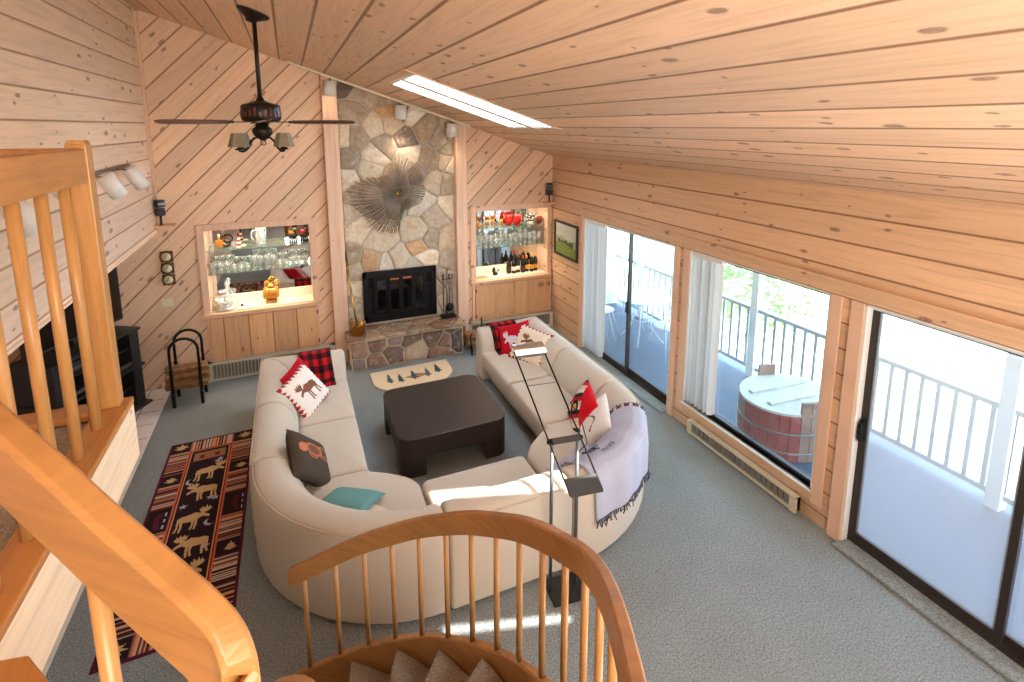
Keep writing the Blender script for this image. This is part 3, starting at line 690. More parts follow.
# ------------------------------------------------------------------ coffee table
ct = thing('coffee_table', 'low square espresso coffee table with rounded corners and block legs', 'coffee table', (1.36, 5.14, 0))
TX0, TX1, TY0, TY1 = .80, 1.92, 4.60, 5.68
outer = roundpoly([(TX0, TY0), (TX1, TY0), (TX1, TY1), (TX0, TY1)], .15, 10)
MB().prism(outer, .20, .405).build('table_top', 'espresso', ct, bevel=.006)
for sx in (0, 1):
    for sy in (0, 1):
        xa, ya = (TX0, TX1)[sx], (TY0, TY1)[sy]; dx, dy = (1, -1)[sx], (1, -1)[sy]
        p = [(xa, ya), (xa+dx*.26, ya), (xa+dx*.26, ya+dy*.06), (xa+dx*.06, ya+dy*.26), (xa, ya+dy*.26)]
        q = []
        for k in range(11):
            t_ = k/10; A, P1, B = Vector((xa, ya+dy*.15)), Vector((xa, ya)), Vector((xa+dx*.15, ya)); v = A*(1-t_)**2+P1*2*t_*(1-t_)+B*t_**2; q.append((v.x, v.y))
        q += [(xa+dx*.25, ya), (xa+dx*.25, ya+dy*.10), (xa+dx*.10, ya+dy*.25), (xa, ya+dy*.25)]
        MB().prism(q, .0, .201).build('leg', 'espresso', ct, bevel=.004)

# ------------------------------------------------------------------ patterned textiles
MOOSE = [[(.24, .60), (.34, .70), (.45, .76), (.60, .71), (.80, .69), (.90, .62), (.90, .48), (.74, .42), (.5, .41), (.38, .44), (.28, .5)],
         [(.32, .70), (.22, .66), (.06, .54), (.04, .47), (.10, .45), (.20, .52), (.30, .52)],
         [(.36, .48), (.44, .48), (.42, .24), (.44, .06), (.38, .06), (.36, .24)], [(.46, .48), (.53, .46), (.50, .26), (.54, .08), (.48, .08), (.45, .24)],
         [(.74, .48), (.84, .50), (.80, .28), (.82, .06), (.76, .06), (.74, .26)], [(.84, .54), (.91, .54), (.89, .30), (.94, .10), (.88, .10), (.84, .28)],
         [(.22, .66), (.08, .72), (.0, .82), (.06, .84), (.06, .95), (.13, .86), (.17, .98), (.21, .86), (.29, .97), (.30, .85), (.37, .90), (.33, .76), (.26, .66)]]
def moose(u, v, flip=False):
    if not (0 <= u <= 1 and 0 <= v <= 1): return False
    if flip: u = 1-u
    return any(inpoly(u, v, p) for p in MOOSE)
PINE_TREE = [(.42, 0), (.58, 0), (.58, .12), (.95, .14), (.72, .34), (.85, .36), (.66, .56), (.76, .58), (.6, .76), (.5, 1.0), (.4, .76), (.24, .58), (.34, .56), (.15, .36), (.28, .34), (.05, .14), (.42, .12)]
LEAF = [(.5, 0), (.55, .2), (.8, .15), (.68, .35), (1, .4), (.72, .55), (.85, .75), (.6, .72), (.5, 1), (.4, .72), (.15, .75), (.28, .55), (0, .4), (.32, .35), (.2, .15), (.45, .2)]
STAR = [(.5+.5*(1 if k % 2 == 0 else .4)*math.sin(PI*k/5), .5+.5*(1 if k % 2 == 0 else .4)*math.cos(PI*k/5)) for k in range(10)]
def at_shape(u, v, x, y, w, h, P): 
    a, b = (u-x)/w+.5, (v-y)/h+.5
    return 0 <= a <= 1 and 0 <= b <= 1 and inpoly(a, b, P)
BLK, RED, CREAM = rgb(28, 22, 24), rgb(190, 26, 34), rgb(232, 220, 200)
BURG, ORNG, TAN, GREY, DKRUG = rgb(84, 24, 44), rgb(196, 96, 62), rgb(196, 160, 112), rgb(170, 168, 178), rgb(38, 22, 28)
STR = [rgb(60, 26, 34), rgb(182, 112, 78), rgb(202, 170, 132), rgb(120, 52, 50), rgb(190, 180, 172), rgb(48, 26, 30), rgb(204, 132, 92), rgb(150, 90, 70), rgb(110, 60, 70)]
sr = random.Random(3)
STRSEQ = [STR[sr.randrange(len(STR))] for _ in range(400)]
RX0, RX1, RY0, RY1 = -1.345, -.555, 3.58, 6.13
def rugcol(u, v):
    x, y = u*.79, v*2.55; W, H = .79, 2.55
    d = min(x, W-x, y, H-y)
    if d < .022: return BURG
    if d > .19:
        if d < .205: return ORNG
        if d < .214: return rgb(90, 40, 40)
        if d < .226: return rgb(214, 140, 96)
        # picture field: a cabin at each end, four moose, stars and moons
        fx, fy = (x-.226)/(W-.452), y
        cx = x-W/2
        if 2.13 < fy < 2.29 and abs(cx) < .14:
            if fy < 2.15: return BURG
            if 2.18 < fy < 2.24 and any(abs(cx-q) < .022 for q in (-.07, .07)): return rgb(110, 30, 40)
            return rgb(150, 102, 74)
        if .26 < fy < .42 and abs(cx) < .14*(fy-.24)/.18+.02: return rgb(110, 34, 46) if abs(cx) < .05 and fy < .36 else rgb(150, 118, 84)
        for (mx, my, fl) in ((.03, 1.92, True), (.01, 1.62, False), (-.02, 1.24, True), (.02, .92, False), (.0, .60, True)):
            if moose((cx-mx)/.29+.5, (y-my)/.31+.5, fl): return TAN
        for (qx, qy) in ((.11, 2.10), (.13, 1.47), (.09, 1.49), (-.12, 1.44), (.09, 2.07), (.12, .86), (-.1, .52)):
            if at_shape(cx, y, qx, qy, .075, .075, STAR): return GREY
        for (qx, qy) in ((-.11, 1.80), (.12, 1.15), (-.10, .86)):
            r1 = math.hypot(cx-qx, y-qy); r2 = math.hypot(cx-qx-.02, y-qy-.01)
            if r1 < .045 and r2 > .042: return GREY
        return DKRUG
    # border: striped lengths with pictured blocks between
    if y < .19 or y > H-.19:
        if x < .19 or x > W-.19:
            a, b = (x if x < .19 else x-(W-.19)), (y if y < .19 else y-(H-.19))
            if at_shape(a, b, .105, .105, .15, .13, LEAF): return TAN
            return DKRUG
        return STRSEQ[int(x/.013)]
    blocks = ((1.90, .085, LEAF), (1.32, .15, None), (.78, .085, PINE_TREE))
    for (q, hh, sh) in blocks:
        if abs(y-q) < hh:
            a = (x if x < .3 else x-(W-.19))-.105
            if sh:
                if at_shape(a, y, 0, q, .12, .10, sh): return TAN
            elif abs(a+.01-.25*(y-q)**2*8) < .022 and abs(y-q) < .10: return BURG
            elif abs(a-.05) < .006 and any(abs(y-q-z) < .02 for z in (-.08, 0, .08)): return GREY
            return DKRUG
    return STRSEQ[100+int(y/.0125)]
b = MB(); b.grid(150, 400, lambda u, v: (RX0+u*(RX1-RX0)+.04*(1-v)*(u-.5)*.3, RY0+v*(RY1-RY0)-.02*(1-u), .012), rugcol)
o = b.build('rug', 'woven', fix=False); tag(o, 'dark runner rug with moose, stars and striped border on the carpet', 'rug')
sd = o.modifiers.new('thick', 'SOLIDIFY'); sd.thickness = .011; sd.offset = -1
# half-round hearth mat with pine trees
MX0, MX1, MYA, MYB = .84, 1.93, 7.0, 6.42
def matpos(u, v):
    # v=0 along the hearth, 1 at the rounded side
    hw = .545*(1-max(0, (v-.45)/.55)**2.6*.32)
    return (1.385+(u-.5)*2*hw, MYA+(MYB-MYA)*v+.03*(u-.5), .008)
def matcol(u, v):
    for (q, w, top, g_) in ((.20, .10, .18, 1), (.33, .10, .25, 0), (.50, .11, .2, 0), (.68, .10, .2, 1), (.82, .12, .1, 0)):
        h_ = .52
        if at_shape(u, 1-v, q, 1-top-h_/2, w, h_, PINE_TREE): return (rgb(62, 78, 80), rgb(88, 98, 92))[g_]
    if .38 < u < .70 and .42 < v < .70 and abs(v-.56) < .13*(1-abs(u-.54)/.17): return rgb(158, 122, 100)
    return rgb(226, 206, 172)
o = MB().grid(90, 50, matpos, matcol).build('hearth_mat', 'woven', fix=False); tag(o, 'cream half-round mat with pine trees in front of the hearth', 'mat')
sd = o.modifiers.new('thick', 'SOLIDIFY'); sd.thickness = .007; sd.offset = 1
# pillows
def pillow(name, label, c, size, thick, face, up, colf, backcol, n=56, roll=0, pip=None):
    """face: direction the front looks; up: rough up direction"""
    z = Vector(face).normalized(); y = Vector(up); y = (y-z*y.dot(z)).normalized(); x = y.cross(z)
    if roll: q = Matrix.Rotation(math.radians(roll), 3, z); x, y = q @ x, q @ y
    w, h = size if isinstance(size, tuple) else (size, size); c = Vector(c)
    def P(u, v, s):
        a, b_ = 2*u-1, 2*v-1
        px = a*(1-.07*b_*b_*(1-abs(a)*.0)*(1-.9*(1-a*a))) ; 
        pin = 1-.06*(1-b_*b_)*abs(a)**3; pin2 = 1-.06*(1-a*a)*abs(b_)**3
        t_ = thick*.5*(max(0, 1-a**4)*max(0, 1-b_**4))**.55
        return c+x*(a*w/2*pin)+y*(b_*h/2*pin2)+z*(t_*s)
    m_ = MB(); m_.grid(n, n, lambda u, v: P(u, v, 1), colf); m_.grid(n//3, n//3, lambda u, v: P(1-u, v, -1), lambda u, v: backcol)
    o = m_.build(name, 'woven', fix=False); tag(o, label, 'pillow')
    return o
def tri_border(u, v, col, base, k=9, d=.085):
    for a, b_ in ((u, v), (u, 1-v), (v, u), (v, 1-u)):
        if b_ < d:
            f = (a*k) % 1; 
            if b_ < d*(1-abs(2*f-1)): return col
    return None
def moosepil(brown, trim_, base):
    def f(u, v):
        c_ = tri_border(u, v, trim_, base)
        if c_: return c_
        if moose((u-.2)/.62, (v-.2)/.6): return brown
        return base
    return f
pillow('moose_pillow', 'white pillow with brown moose and red triangles, on the sofa left of the table', (-.005, 5.58, .615), .46, .15, (.62, -.62, .62), (-.3, .5, 1), moosepil(rgb(136, 88, 66), rgb(168, 52, 52), rgb(236, 228, 216)), rgb(230, 220, 205), roll=24)
pillow('red_pillow', 'plain red pillow behind the white moose pillow on the left sofa end', (-.03, 5.80, .62), .42, .12, (.7, -.5, .5), (-.3, .3, 1), lambda u, v: rgb(186, 22, 40), rgb(186, 22, 40), 20, roll=16)
def bear(u, v):
    if at_shape(u, v, .62, .78, .16, .16, STAR) or math.hypot(u-.58, v-.80) < .10: return rgb(196, 120, 84)
    for a, b_, r_, s_ in ((.60, .52, .22, 1.8), (.50, .24, .13, 3.0), (.70, .24, .13, 3.0), (.46, .56, .12, 2.6)):
        d = math.hypot((u-a)*s_*.9, v-b_)
        if r_*.72 < d < r_: return rgb(184, 108, 76)
        if d <= r_*.72: return rgb(120, 84, 66)
    return rgb(78, 68, 58)
pillow('bear_pillow', 'dark brown pillow with an orange bear, leaning on the left sofa back', (-.01, 4.36, .60), .46, .15, (.75, -.15, .55), (-.5, .3, 1), bear, rgb(70, 60, 52), roll=38)
pillow('teal_pillow', 'teal pillow lying in the curved left sofa corner', (.26, 3.80, .535), .42, .10, (.15, .25, .95), (-.5, -.5, .6), lambda u, v: rgb(104, 150, 146), rgb(100, 140, 138), 20, roll=10)
def zig(u, v): return rgb(150, 110, 90) if abs(((u*5) % 1)-.5)*.3+.35 < v < abs(((u*5) % 1)-.5)*.3+.42 else rgb(222, 202, 178)
pillow('beige_pillow', 'beige pillow with zigzag trim under the teal pillow', (.24, 3.70, .50), .42, .09, (.1, .15, .95), (-.5, -.5, .6), zig, rgb(222, 202, 178), 40, roll=-6)
pillow('zigzag_pillow', 'cream pillow with dark zigzag edge slumped on the near sofa seat', (1.30, 3.47, .52), (.56, .40), .09, (.05, .55, .8), (0, -.6, .6), lambda u, v: rgb(96, 104, 96) if v > .72 and abs(((u*7) % 1)-.5)*.16+.76 < v < .93 else rgb(236, 228, 210), rgb(232, 224, 206), 48)
def redmoose(u, v): return rgb(206, 196, 200) if moose((u-.15)/.5, (v-.12)/.7) else rgb(184, 16, 34)
pillow('red_pillow', 'red pillow with a pale moose beside the right plaid blanket', (2.60, 5.98, .60), .44, .14, (-.55, -.75, .5), (.2, .4, 1), redmoose, rgb(184, 16, 34), roll=14)
pillow('moose_pillow', 'cream moose pillow with red triangle trim on the sofa beside the glass door', (2.70, 5.72, .60), .47, .15, (-.6, -.6, .6), (.3, .4, 1), moosepil(rgb(126, 86, 62), rgb(150, 44, 44), rgb(228, 210, 184)), rgb(225, 208, 182), roll=-16)
def tribal(u, v):
    w = abs(((u+v)*3) % 1-.5)
    if u+v > 1.25: return rgb(200, 20, 36)
    if math.hypot(u-.45, v-.42) < .17: return rgb(36, 26, 26) if math.hypot(u-.45, v-.42) > .09 else rgb(208, 160, 110)
    return (rgb(228, 216, 200), rgb(40, 28, 30), rgb(190, 30, 40), rgb(214, 190, 160))[int(((u-v)*7) % 4)]
pillow('patterned_pillow', 'red, black and white patterned pillow in the right sofa corner', (2.54, 4.17, .60), .42, .14, (-.85, .2, .45), (.5, .3, 1), tribal, rgb(200, 20, 36), roll=-30)
def scribble(u, v): return rgb(60, 60, 70) if abs(v-.55-.10*math.sin(u*14)) < .02 and .3 < u < .8 else rgb(230, 224, 216)
pillow('white_pillow', 'white pillow with dark script behind the patterned pillow by the throw', (2.53, 3.92, .59), .42, .13, (-.75, .15, .5), (.4, -.1, 1), scribble, rgb(228, 222, 214), 40, roll=-22)
# plaid blankets draped over the sofa arms
def plaid(u, v):
    a, b_ = int(u*7) % 2, int(v*12) % 2
    return RED if a and b_ else (BLK if not a and not b_ else rgb(104, 16, 22))
def drape(xa, xb, prof, skew):
    L = [0]
    for i in range(1, len(prof)): L.append(L[-1]+math.dist(prof[i], prof[i-1]))
    def pos(u, v):
        s = v*L[-1]; i = max(j for j in range(len(L)) if L[j] <= s+1e-9); i = min(i, len(L)-2); f = (s-L[i])/(L[i+1]-L[i])
        y = prof[i][0]+(prof[i+1][0]-prof[i][0])*f; z = prof[i][1]+(prof[i+1][1]-prof[i][1])*f
        return (xa+(xb-xa)*u+skew*v+.006*math.sin(v*9), y+.006*math.sin(u*11+v*5), z+.004*math.sin(u*8))
    return pos
AP = [(6.45, .38), (6.45, .60), (6.435, .68), (6.38, .725), (6.30, .735), (6.24, .72), (6.18, .66), (6.135, .58), (6.10, .475), (6.03, .462), (5.93, .462)]
for xa, xb, lab, sk_ in ((-.06, .30, 'red and black plaid blanket draped over the left sofa arm', .03), (2.36, 2.74, 'red and black plaid blanket draped over the right sofa arm', -.02)):
    o = MB().grid(42, 84, drape(xa, xb, AP, sk_), plaid).build('plaid_blanket', 'woven', fix=False); tag(o, lab, 'blanket')
    sd = o.modifiers.new('thick', 'SOLIDIFY'); sd.thickness = .012; sd.offset = 1
# grey throw with script and fringe, over the curved right corner
tb = thing('throw_blanket', 'grey fringed throw with dark script draped over the right sofa corner', 'blanket', (2.4, 3.4, 0))
TP = [(.60, .462), (.48, .466), (.415, .50), (.38, .60), (.33, .66), (.27, .715), (.20, .752), (.12, .765), (.05, .75), (-.004, .71), (-.018, .60), (-.02, .36)]
TL = [0]
for i in range(1, len(TP)): TL.append(TL[-1]+math.dist(TP[i], TP[i-1]))
def tpos(u, v):
    s = v*TL[-1]; i = min(max(j for j in range(len(TL)) if TL[j] <= s+1e-9), len(TL)-2); f = (s-TL[i])/(TL[i+1]-TL[i])
    r_ = TP[i][0]+(TP[i+1][0]-TP[i][0])*f; z = TP[i][1]+(TP[i+1][1]-TP[i][1])*f
    if v > .82: z -= (v-.82)*.5*(.5-.5*math.cos(u*PI))*(.2+u*.4)
    t_ = math.radians(-86+58*u+(4*v)); cx, cy = 1.83, 4.32
    w = .008*math.sin(u*17+v*3)+.006*math.sin(u*31)
    return (cx+(R0-r_+w)*math.cos(t_), cy+(cy-SYN-r_+w)*math.sin(t_), z+.004*math.sin(u*23+v*7))
tc = rgb(180, 180, 194); td = rgb(140, 140, 158)
def tcol(u, v):
    k = (u*60) % 1
    if u > .955 and v > .25: return (rgb(120, 60, 66), rgb(190, 180, 176), rgb(70, 56, 70))[int(v*40) % 3]
    return tc if k > .35 else td
o = MB().grid(60, 70, tpos, tcol).build('cloth', 'woven', tb, fix=False); sd = o.modifiers.new('thick', 'SOLIDIFY'); sd.thickness = .008; sd.offset = 1
f = MB(); fr = random.Random(5)
for i in range(90):
    u = i/89; p = Vector(tpos(u, .995)); q = Vector((fr.uniform(-.02, .02), fr.uniform(-.02, .02)-.01, -fr.uniform(.04, .07)))
    f.tube([p, p+q*.5+Vector((fr.uniform(-.008, .008), -.008, 0)), p+q], .005, 5, col=(rgb(50, 50, 66), rgb(120, 120, 136), rgb(80, 76, 92))[i % 3])
for i in range(60):
    v = .3+.68*i/59; p = Vector(tpos(.995, v)); q = Vector((fr.uniform(.0, .03), fr.uniform(.0, .035), -fr.uniform(.0, .03)))
    f.tube([p, p+q*.6, p+q], .005, 5, col=(rgb(120, 50, 58), rgb(196, 188, 180), rgb(70, 56, 70))[i % 3])
f.build('fringe', 'woven', tb)
def script(text, size, u0, v0, du, dv, parent):
    cu = bpy.data.curves.new('script', 'FONT'); cu.body = text; cu.size = 1; cu.shear = .35; cu.resolution_u = 2
    ob = bpy.data.objects.new('script', cu); dg = bpy.context.evaluated_depsgraph_get(); C.objects.link(ob); dg.update()
    me = bpy.data.meshes.new_from_object(ob.evaluated_get(dg)); bpy.data.objects.remove(ob)
    bm = bmesh.new(); bm.from_mesh(me); bmesh.ops.triangulate(bm, faces=bm.faces)
    for _ in range(1): bmesh.ops.subdivide_edges(bm, edges=[e_ for e_ in bm.edges if e_.calc_length() > .12], cuts=1)
    for v_ in bm.verts:
        a, b_ = v_.co.x*size, v_.co.y*size
        u, v = u0+du[0]*a+dv[0]*b_, v0+du[1]*a+dv[1]*b_
        p = Vector(tpos(u, v)); n_ = (Vector(tpos(u+.01, v))-p).cross(Vector(tpos(u, v+.01))-p).normalized()
        if n_.z < 0: n_ = -n_
        v_.co = p+n_*.012
    m2 = bpy.data.meshes.new('script'); bm.to_mesh(m2); bm.free(); m2.materials.append(M['script_ink'])
    o = bpy.data.objects.new('script', m2); C.objects.link(o); o.parent = parent; o.matrix_parent_inverse = Matrix.Translation(parent.location).inverted()
M['script_ink'] = plain('script_ink', rgb(48, 50, 66), .9)
script('innes', .080, .215, .54, (1, -.06), (-.06, -1), tb)
f = MB()
for (u0, v0, w_, h_) in ((.10, .10, .20, .05), (.10, .22, .16, .04), (.20, .34, .16, .06), (.14, .44, .12, .04)):
    pts = []
    for k in range(22):
        q = k/21; u = u0+w_*q+.02*math.sin(q*24); v = v0+h_*math.sin(q*15)
        p = Vector(tpos(u, v)); n_ = (Vector(tpos(u+.01, v))-p).cross(Vector(tpos(u, v+.01))-p).normalized()
        if n_.z < 0: n_ = -n_
        pts.append(p+n_*.011)
    f.tube(pts, .0035, 5)
f.build('scrollwork', 'script_ink', tb)

# ------------------------------------------------------------------ reading lamp
rl = thing('reading_lamp', 'black and chrome counterbalanced floor lamp behind the curved sofa', 'floor lamp', (1.72, 2.93, 0))
MB().prism(roundpoly([(1.535, 2.83), (1.80, 2.80), (1.83, 3.02), (1.55, 3.05)], .01), .0, .03).build('base', 'black_matte', rl, bevel=.004)
A, B = Vector((1.562, 2.955, 0)), Vector((1.752, 2.93, 0)); zt = 1.21
for p in (A, B): MB().cyl(p+Vector((0, 0, .03)), p+Vector((0, 0, zt)), .013, n=12).build('post', 'steel', rl)
bc = (A+B)/2+Vector((0, 0, zt)); ax = (B-A).normalized(); 
SH = bc+Vector((-.11, .38, .53)); dr = (SH-bc).normalized(); up = ax.cross(dr)
if up.z < 0: up = -up
MB().obox(bc, ax, up, dr, .105, .032, .022).build('hinge_block', 'black_matte', rl, bevel=.004)
for s in (-1, 1):
    MB().cyl(bc+ax*s*.105, bc+ax*s*.132, .014, n=10).build('pivot_knob', 'black_metal', rl)
    e0, e1 = bc+ax*s*.118-dr*.36, bc+ax*s*.112+dr*.66
    MB().tube([e0, bc+ax*s*.118, e1], .0065, 8).build('arm_rod', 'black_metal', rl)
MB().tube([bc+ax*.114+dr*.40, bc-ax*.114+dr*.40], .003, 6).build('cross_rod', 'steel', rl)
cw = bc-dr*.31
MB().obox(cw, ax, dr, up, .118, .062, .008).build('counterweight', 'black_matte', rl, bevel=.003)
sh = MB(); rg = []
c0 = bc+dr*.66
for k in range(9):
    t_ = PI*k/8; rg.append((math.cos(t_)*.055, math.sin(t_)*.05))
rr = [[c0+ax*s*.118+dr*a+up*b_ for a, b_ in rg]+[c0+ax*s*.118+dr*a*.88+up*b_*.86 for a, b_ in reversed(rg)] for s in (-1, 1)]
sh.sweep(rr).build('lamp_shade', 'chrome', rl)
MB().cyl(c0-ax*.10+up*.012, c0+ax*.10+up*.012, .012, n=10).build('tube_bulb', 'white_paint', rl)
pw = [bc+ax*.15+dr*.25, bc+ax*.19+dr*.14+Vector((0, 0, -.04)), bc+ax*.18+dr*.02+Vector((0, 0, -.08)), B+Vector((.01, 0, zt-.12))]
MB().tube(pw, .004, 6).build('cord', 'black_metal', rl)

# ------------------------------------------------------------------ loft: floor, oak curb, railing
LX, LY, LZ = -.70, 2.64, 2.2
struct(MB().prism([(XL-.05, YS), (LX-.115, YS), (LX-.115, LY-.115), (XL-.05, LY-.115)], 1.95, 2.165).build('floor_loft', 'stair_carpet'))
struct(MB().box(XL, LX-.012, LY-.02, LY-.004, 1.92, LZ-.03).box(LX-.02, LX-.004, YS, LY-.004, 1.92, LZ-.03).build('trim_40', 'pine_pale'))
struct(MB().box(XL, LX, LY-.115, LY, LZ-.03, LZ).box(LX-.115, LX, YS, LY-.115, LZ-.03, LZ).build('trim_41', 'oak_h', bevel=.006))
lr = thing('loft_railing', 'orange oak railing with square corner post at the carpeted loft edge', 'railing', (-.76, 2.58, LZ))
px, py = -.765, 2.585
p = MB().box(px-.034, px+.034, py-.034, py+.034, LZ, 3.31)
p.prism([(px-.034, py-.034), (px+.034, py-.034), (px+.034, py+.034), (px-.034, py+.034)], 3.31, 3.325, f=lambda x, y, z: (px+(x-px)*(1 if z < 3.32 else .8), py+(y-py)*(1 if z < 3.32 else .8), z))
p.build('corner_post', 'oak', lr, bevel=.004)
MB().box(px-.03, px+.03, -.2, py-.034, 3.16, 3.295).build('top_rail', 'oak_h', lr, bevel=.008)
MB().box(XL+.001, px-.034, py-.03, py+.03, 3.16, 3.295).build('top_rail', 'oak_h', lr, bevel=.008)
for i in range(6): MB().cyl((px, 2.385-.2*i, LZ), (px, 2.385-.2*i, 3.17), .0185, n=16).build('baluster', 'oak', lr)
for i in range(3): MB().cyl((px-.235-.2*i, py, LZ), (px-.235-.2*i, py, 3.17), .0185, n=16).build('baluster', 'oak', lr)

# ------------------------------------------------------------------ curved staircase
K = 0.833; EYE = Vector((0, 0, 3.38))
b72 = [(-.087, 3.436, .323), (.114, 3.33, .459), (.292, 3.187, .61), (.453, 3.042, .736), (.597, 2.882, .864), (.713, 2.673, 1.014), (.81, 2.486, 1.136), (.893, 2.312, 1.229), (.943, 2.117, 1.344), (.983, 1.937, 1.429)]
bal = [EYE+(Vector(p)-EYE)*K for p in b72]
bal += [Vector(p) for p in ((.846, 1.482, 1.80), (.833, 1.322, 1.885), (.79, 1.165, 1.97), (.73, 1.01, 2.04))]
upper = [Vector((x, y, z-.047)) for x, y, z in ((.655, .85, 2.15), (.55, .66, 2.23), (.40, .47, 2.33), (.22, .35, 2.44), (.05, .35, 2.55))]
upper += [Vector(p)+Vector((0, 0, -.047)) for p in [(-0.092, 0.588, 2.625), (-0.09, 0.604, 2.687), (-0.102, 0.628, 2.729), (-0.13, 0.656, 2.758), (-0.179, 0.699, 2.791), (-0.247, 0.758, 2.836), (-0.312, 0.816, 2.881), (-0.403, 0.907, 2.928), (-0.515, 1.029, 2.973)]]
near_bal = [Vector(p) for p in [(-0.269, 0.77, 2.788), (-0.147, 0.668, 2.721)]+[(-.06, .42, 2.54), (.05, .35, 2.50), (.22, .35, 2.39), (.40, .47, 2.28), (.55, .66, 2.18), (.655, .85, 2.10)]]
path = bal+upper
first = bal[0]+(bal[0]-bal[1])*.45
def cat(P, n=5):
    out = []
    for i in range(len(P)-1):
        p0, p1, p2, p3 = P[max(i-1, 0)], P[i], P[i+1], P[min(i+2, len(P)-1)]
        for k in range(n):
            t_ = k/n; out.append(.5*((2*p1)+(p2-p0)*t_+(2*p0-5*p1+4*p2-p3)*t_*t_+(3*p1-p0-3*p2+p3)*t_**3))
    return out+[P[-1]]
def ribbon(mb, P, w, h0, h1, mi=0):
    rings = []
    for i, p in enumerate(P):
        d = P[min(i+1, len(P)-1)]-P[max(i-1, 0)]; d.z = 0; d.normalize(); s = Vector((d.y, -d.x, 0))*(w/2)
        q = .12
        rings.append([p-s+Vector((0, 0, h0)), p+s+Vector((0, 0, h0)), p+s+Vector((0, 0, h1-.008)), p+s*.7+Vector((0, 0, h1)), p-s*.7+Vector((0, 0, h1)), p-s+Vector((0, 0, h1-.008))])
    return mb.sweep(rings, mi=mi)
st = thing('curved_staircase', 'curved oak staircase with grey carpeted treads winding down to the living room', 'staircase', (.0, 1.5, 0))
fine = cat([first]+path)
ribbon(MB(), fine, .040, -.010, .102).build('handrail', 'oak_rail', st, bevel=.004, smooth=False)
BH = .72*K
ribbon(MB(), fine, .042, -BH-.27, -BH).build('stringer', 'oak_rail', st)
for i, p in enumerate(bal+near_bal):
    MB().cyl(p+Vector((0, 0, -BH-.01)), p+Vector((0, 0, .01)), .0135 if i < len(bal) else .0118, n=12).build('baluster', 'oak', st)
# treads: every second baluster, wedge from the stringer to the inner post
CI = Vector((-.12, 1.42, 0))
allp = [first]+path; i = 0; nst = 0
arc = cat(allp, 8)
S = [0]
for a, b_ in zip(arc, arc[1:]): S.append(S[-1]+(b_-a).length)
def at_s(s):
    for k in range(len(S)-1):
        if S[k+1] >= s: f = (s-S[k])/(S[k+1]-S[k]+1e-9); return arc[k].lerp(arc[k+1], f)
    return arc[-1]
step = .365; s0 = 0.06
tb_ = 0
while s0+step < S[-1]-.2 and at_s(s0).z-BH < 1.95:
    pts = [at_s(s0-.02+(step+.02)*k/5) for k in range(6)]
    ztop = pts[0].z-BH-.035
    inner = [(q-CI) for q in pts]
    out = [(q.x-(q.x-CI.x)/Vector((q.x-CI.x, q.y-CI.y)).length*.028, q.y-(q.y-CI.y)/Vector((q.x-CI.x, q.y-CI.y)).length*.028) for q in pts]
    v0, v1 = Vector(out[0]), Vector(out[-1]); c2 = Vector((CI.x, CI.y))
    poly = out+[tuple(c2+(v1-c2).normalized()*.1), tuple(c2+(v0-c2).normalized()*.1)]
    MB().prism(poly, max(.0, ztop-.23), ztop).build('tread', 'stair_carpet', st, bevel=.012)
    s0 += step
MB().cyl((CI.x, CI.y, 0), (CI.x, CI.y, 1.7), .11, n=20).build('inner_post', 'oak', st)
# curb of the stair head at the loft edge
struct(MB().prism([(-.70, 1.37), (-.613, 1.354), (-.30, .93), (-.37, .87), (-.64, 1.20), (-.70, 1.20)], 2.10, 2.2).build('trim_42', 'oak_h', bevel=.006))

# ------------------------------------------------------------------ ceiling fan
fx, fy = -.19, 4.85; fzc = zc(fx)
fn = thing('ceiling_fan', 'bronze ceiling fan with wooden blades and four small shaded lamps', 'ceiling fan', (fx, fy, fzc))
nz = Vector((.315, 0, .949))
MB().lathe([(.001, 0), (.035, .0), (.05, .025), (.11, .06), (.125, .075), (.125, .085)], Vector((fx, fy, fzc))-nz*.086, 24, nz).build('ceiling_mount', 'bronze', fn)
MB().cyl((fx, fy, 3.58), (fx, fy, fzc-.05), .017).build('down_rod', 'bronze', fn)
MB().lathe([(.02, 3.62), (.035, 3.59), (.07, 3.575), (.14, 3.555), (.152, 3.54), (.152, 3.44), (.14, 3.425), (.12, 3.415), (.06, 3.41), (.001, 3.41)], (fx, fy, 0), 30).build('motor_housing', 'bronze', fn)
f = MB()
for i in range(24):
    a = 2*PI*i/24; f.obox((fx+.153*math.cos(a), fy+.153*math.sin(a), 3.475+.01*(i % 3)), (math.cos(a), math.sin(a), 0), (-math.sin(a), math.cos(a), 0), (0, 0, 1), .002, .010, .018+.008*(i % 3))
f.build('forest_band', 'fan_blade', fn)
for k in range(4):
    a = math.radians(2+90*k); d = Vector((math.cos(a), math.sin(a), 0)); s = Vector((-d.y, d.x, 0)); c = Vector((fx, fy, 3.415)); tw = (s*math.cos(.2)+Vector((0, 0, 1))*math.sin(.2))
    bl = MB(); n_ = tw.cross(d).normalized(); rows = []
    for r_, w in ((.24, .055), (.30, .062), (.5, .07), (.66, .072), (.72, .06), (.745, .03)):
        rows.append([c+d*r_-tw*w-n_*.004, c+d*r_+tw*w-n_*.004, c+d*r_+tw*w+n_*.004, c+d*r_-tw*w+n_*.004])
    o = bl.sweep(rows).build('blade', 'fan_blade', fn)
    ir = MB().bar(c+d*.10, c+d*.25, .035, .008); ir.bar(c+d*.23-tw*.03, c+d*.23+tw*.03, .05, .01); ir.bar(c+d*.23-tw*.025, c+d*.31-tw*.035, .016, .012); ir.bar(c+d*.23+tw*.025, c+d*.31+tw*.035, .016, .012)
    ir.build('blade_iron', 'black_metal', fn)
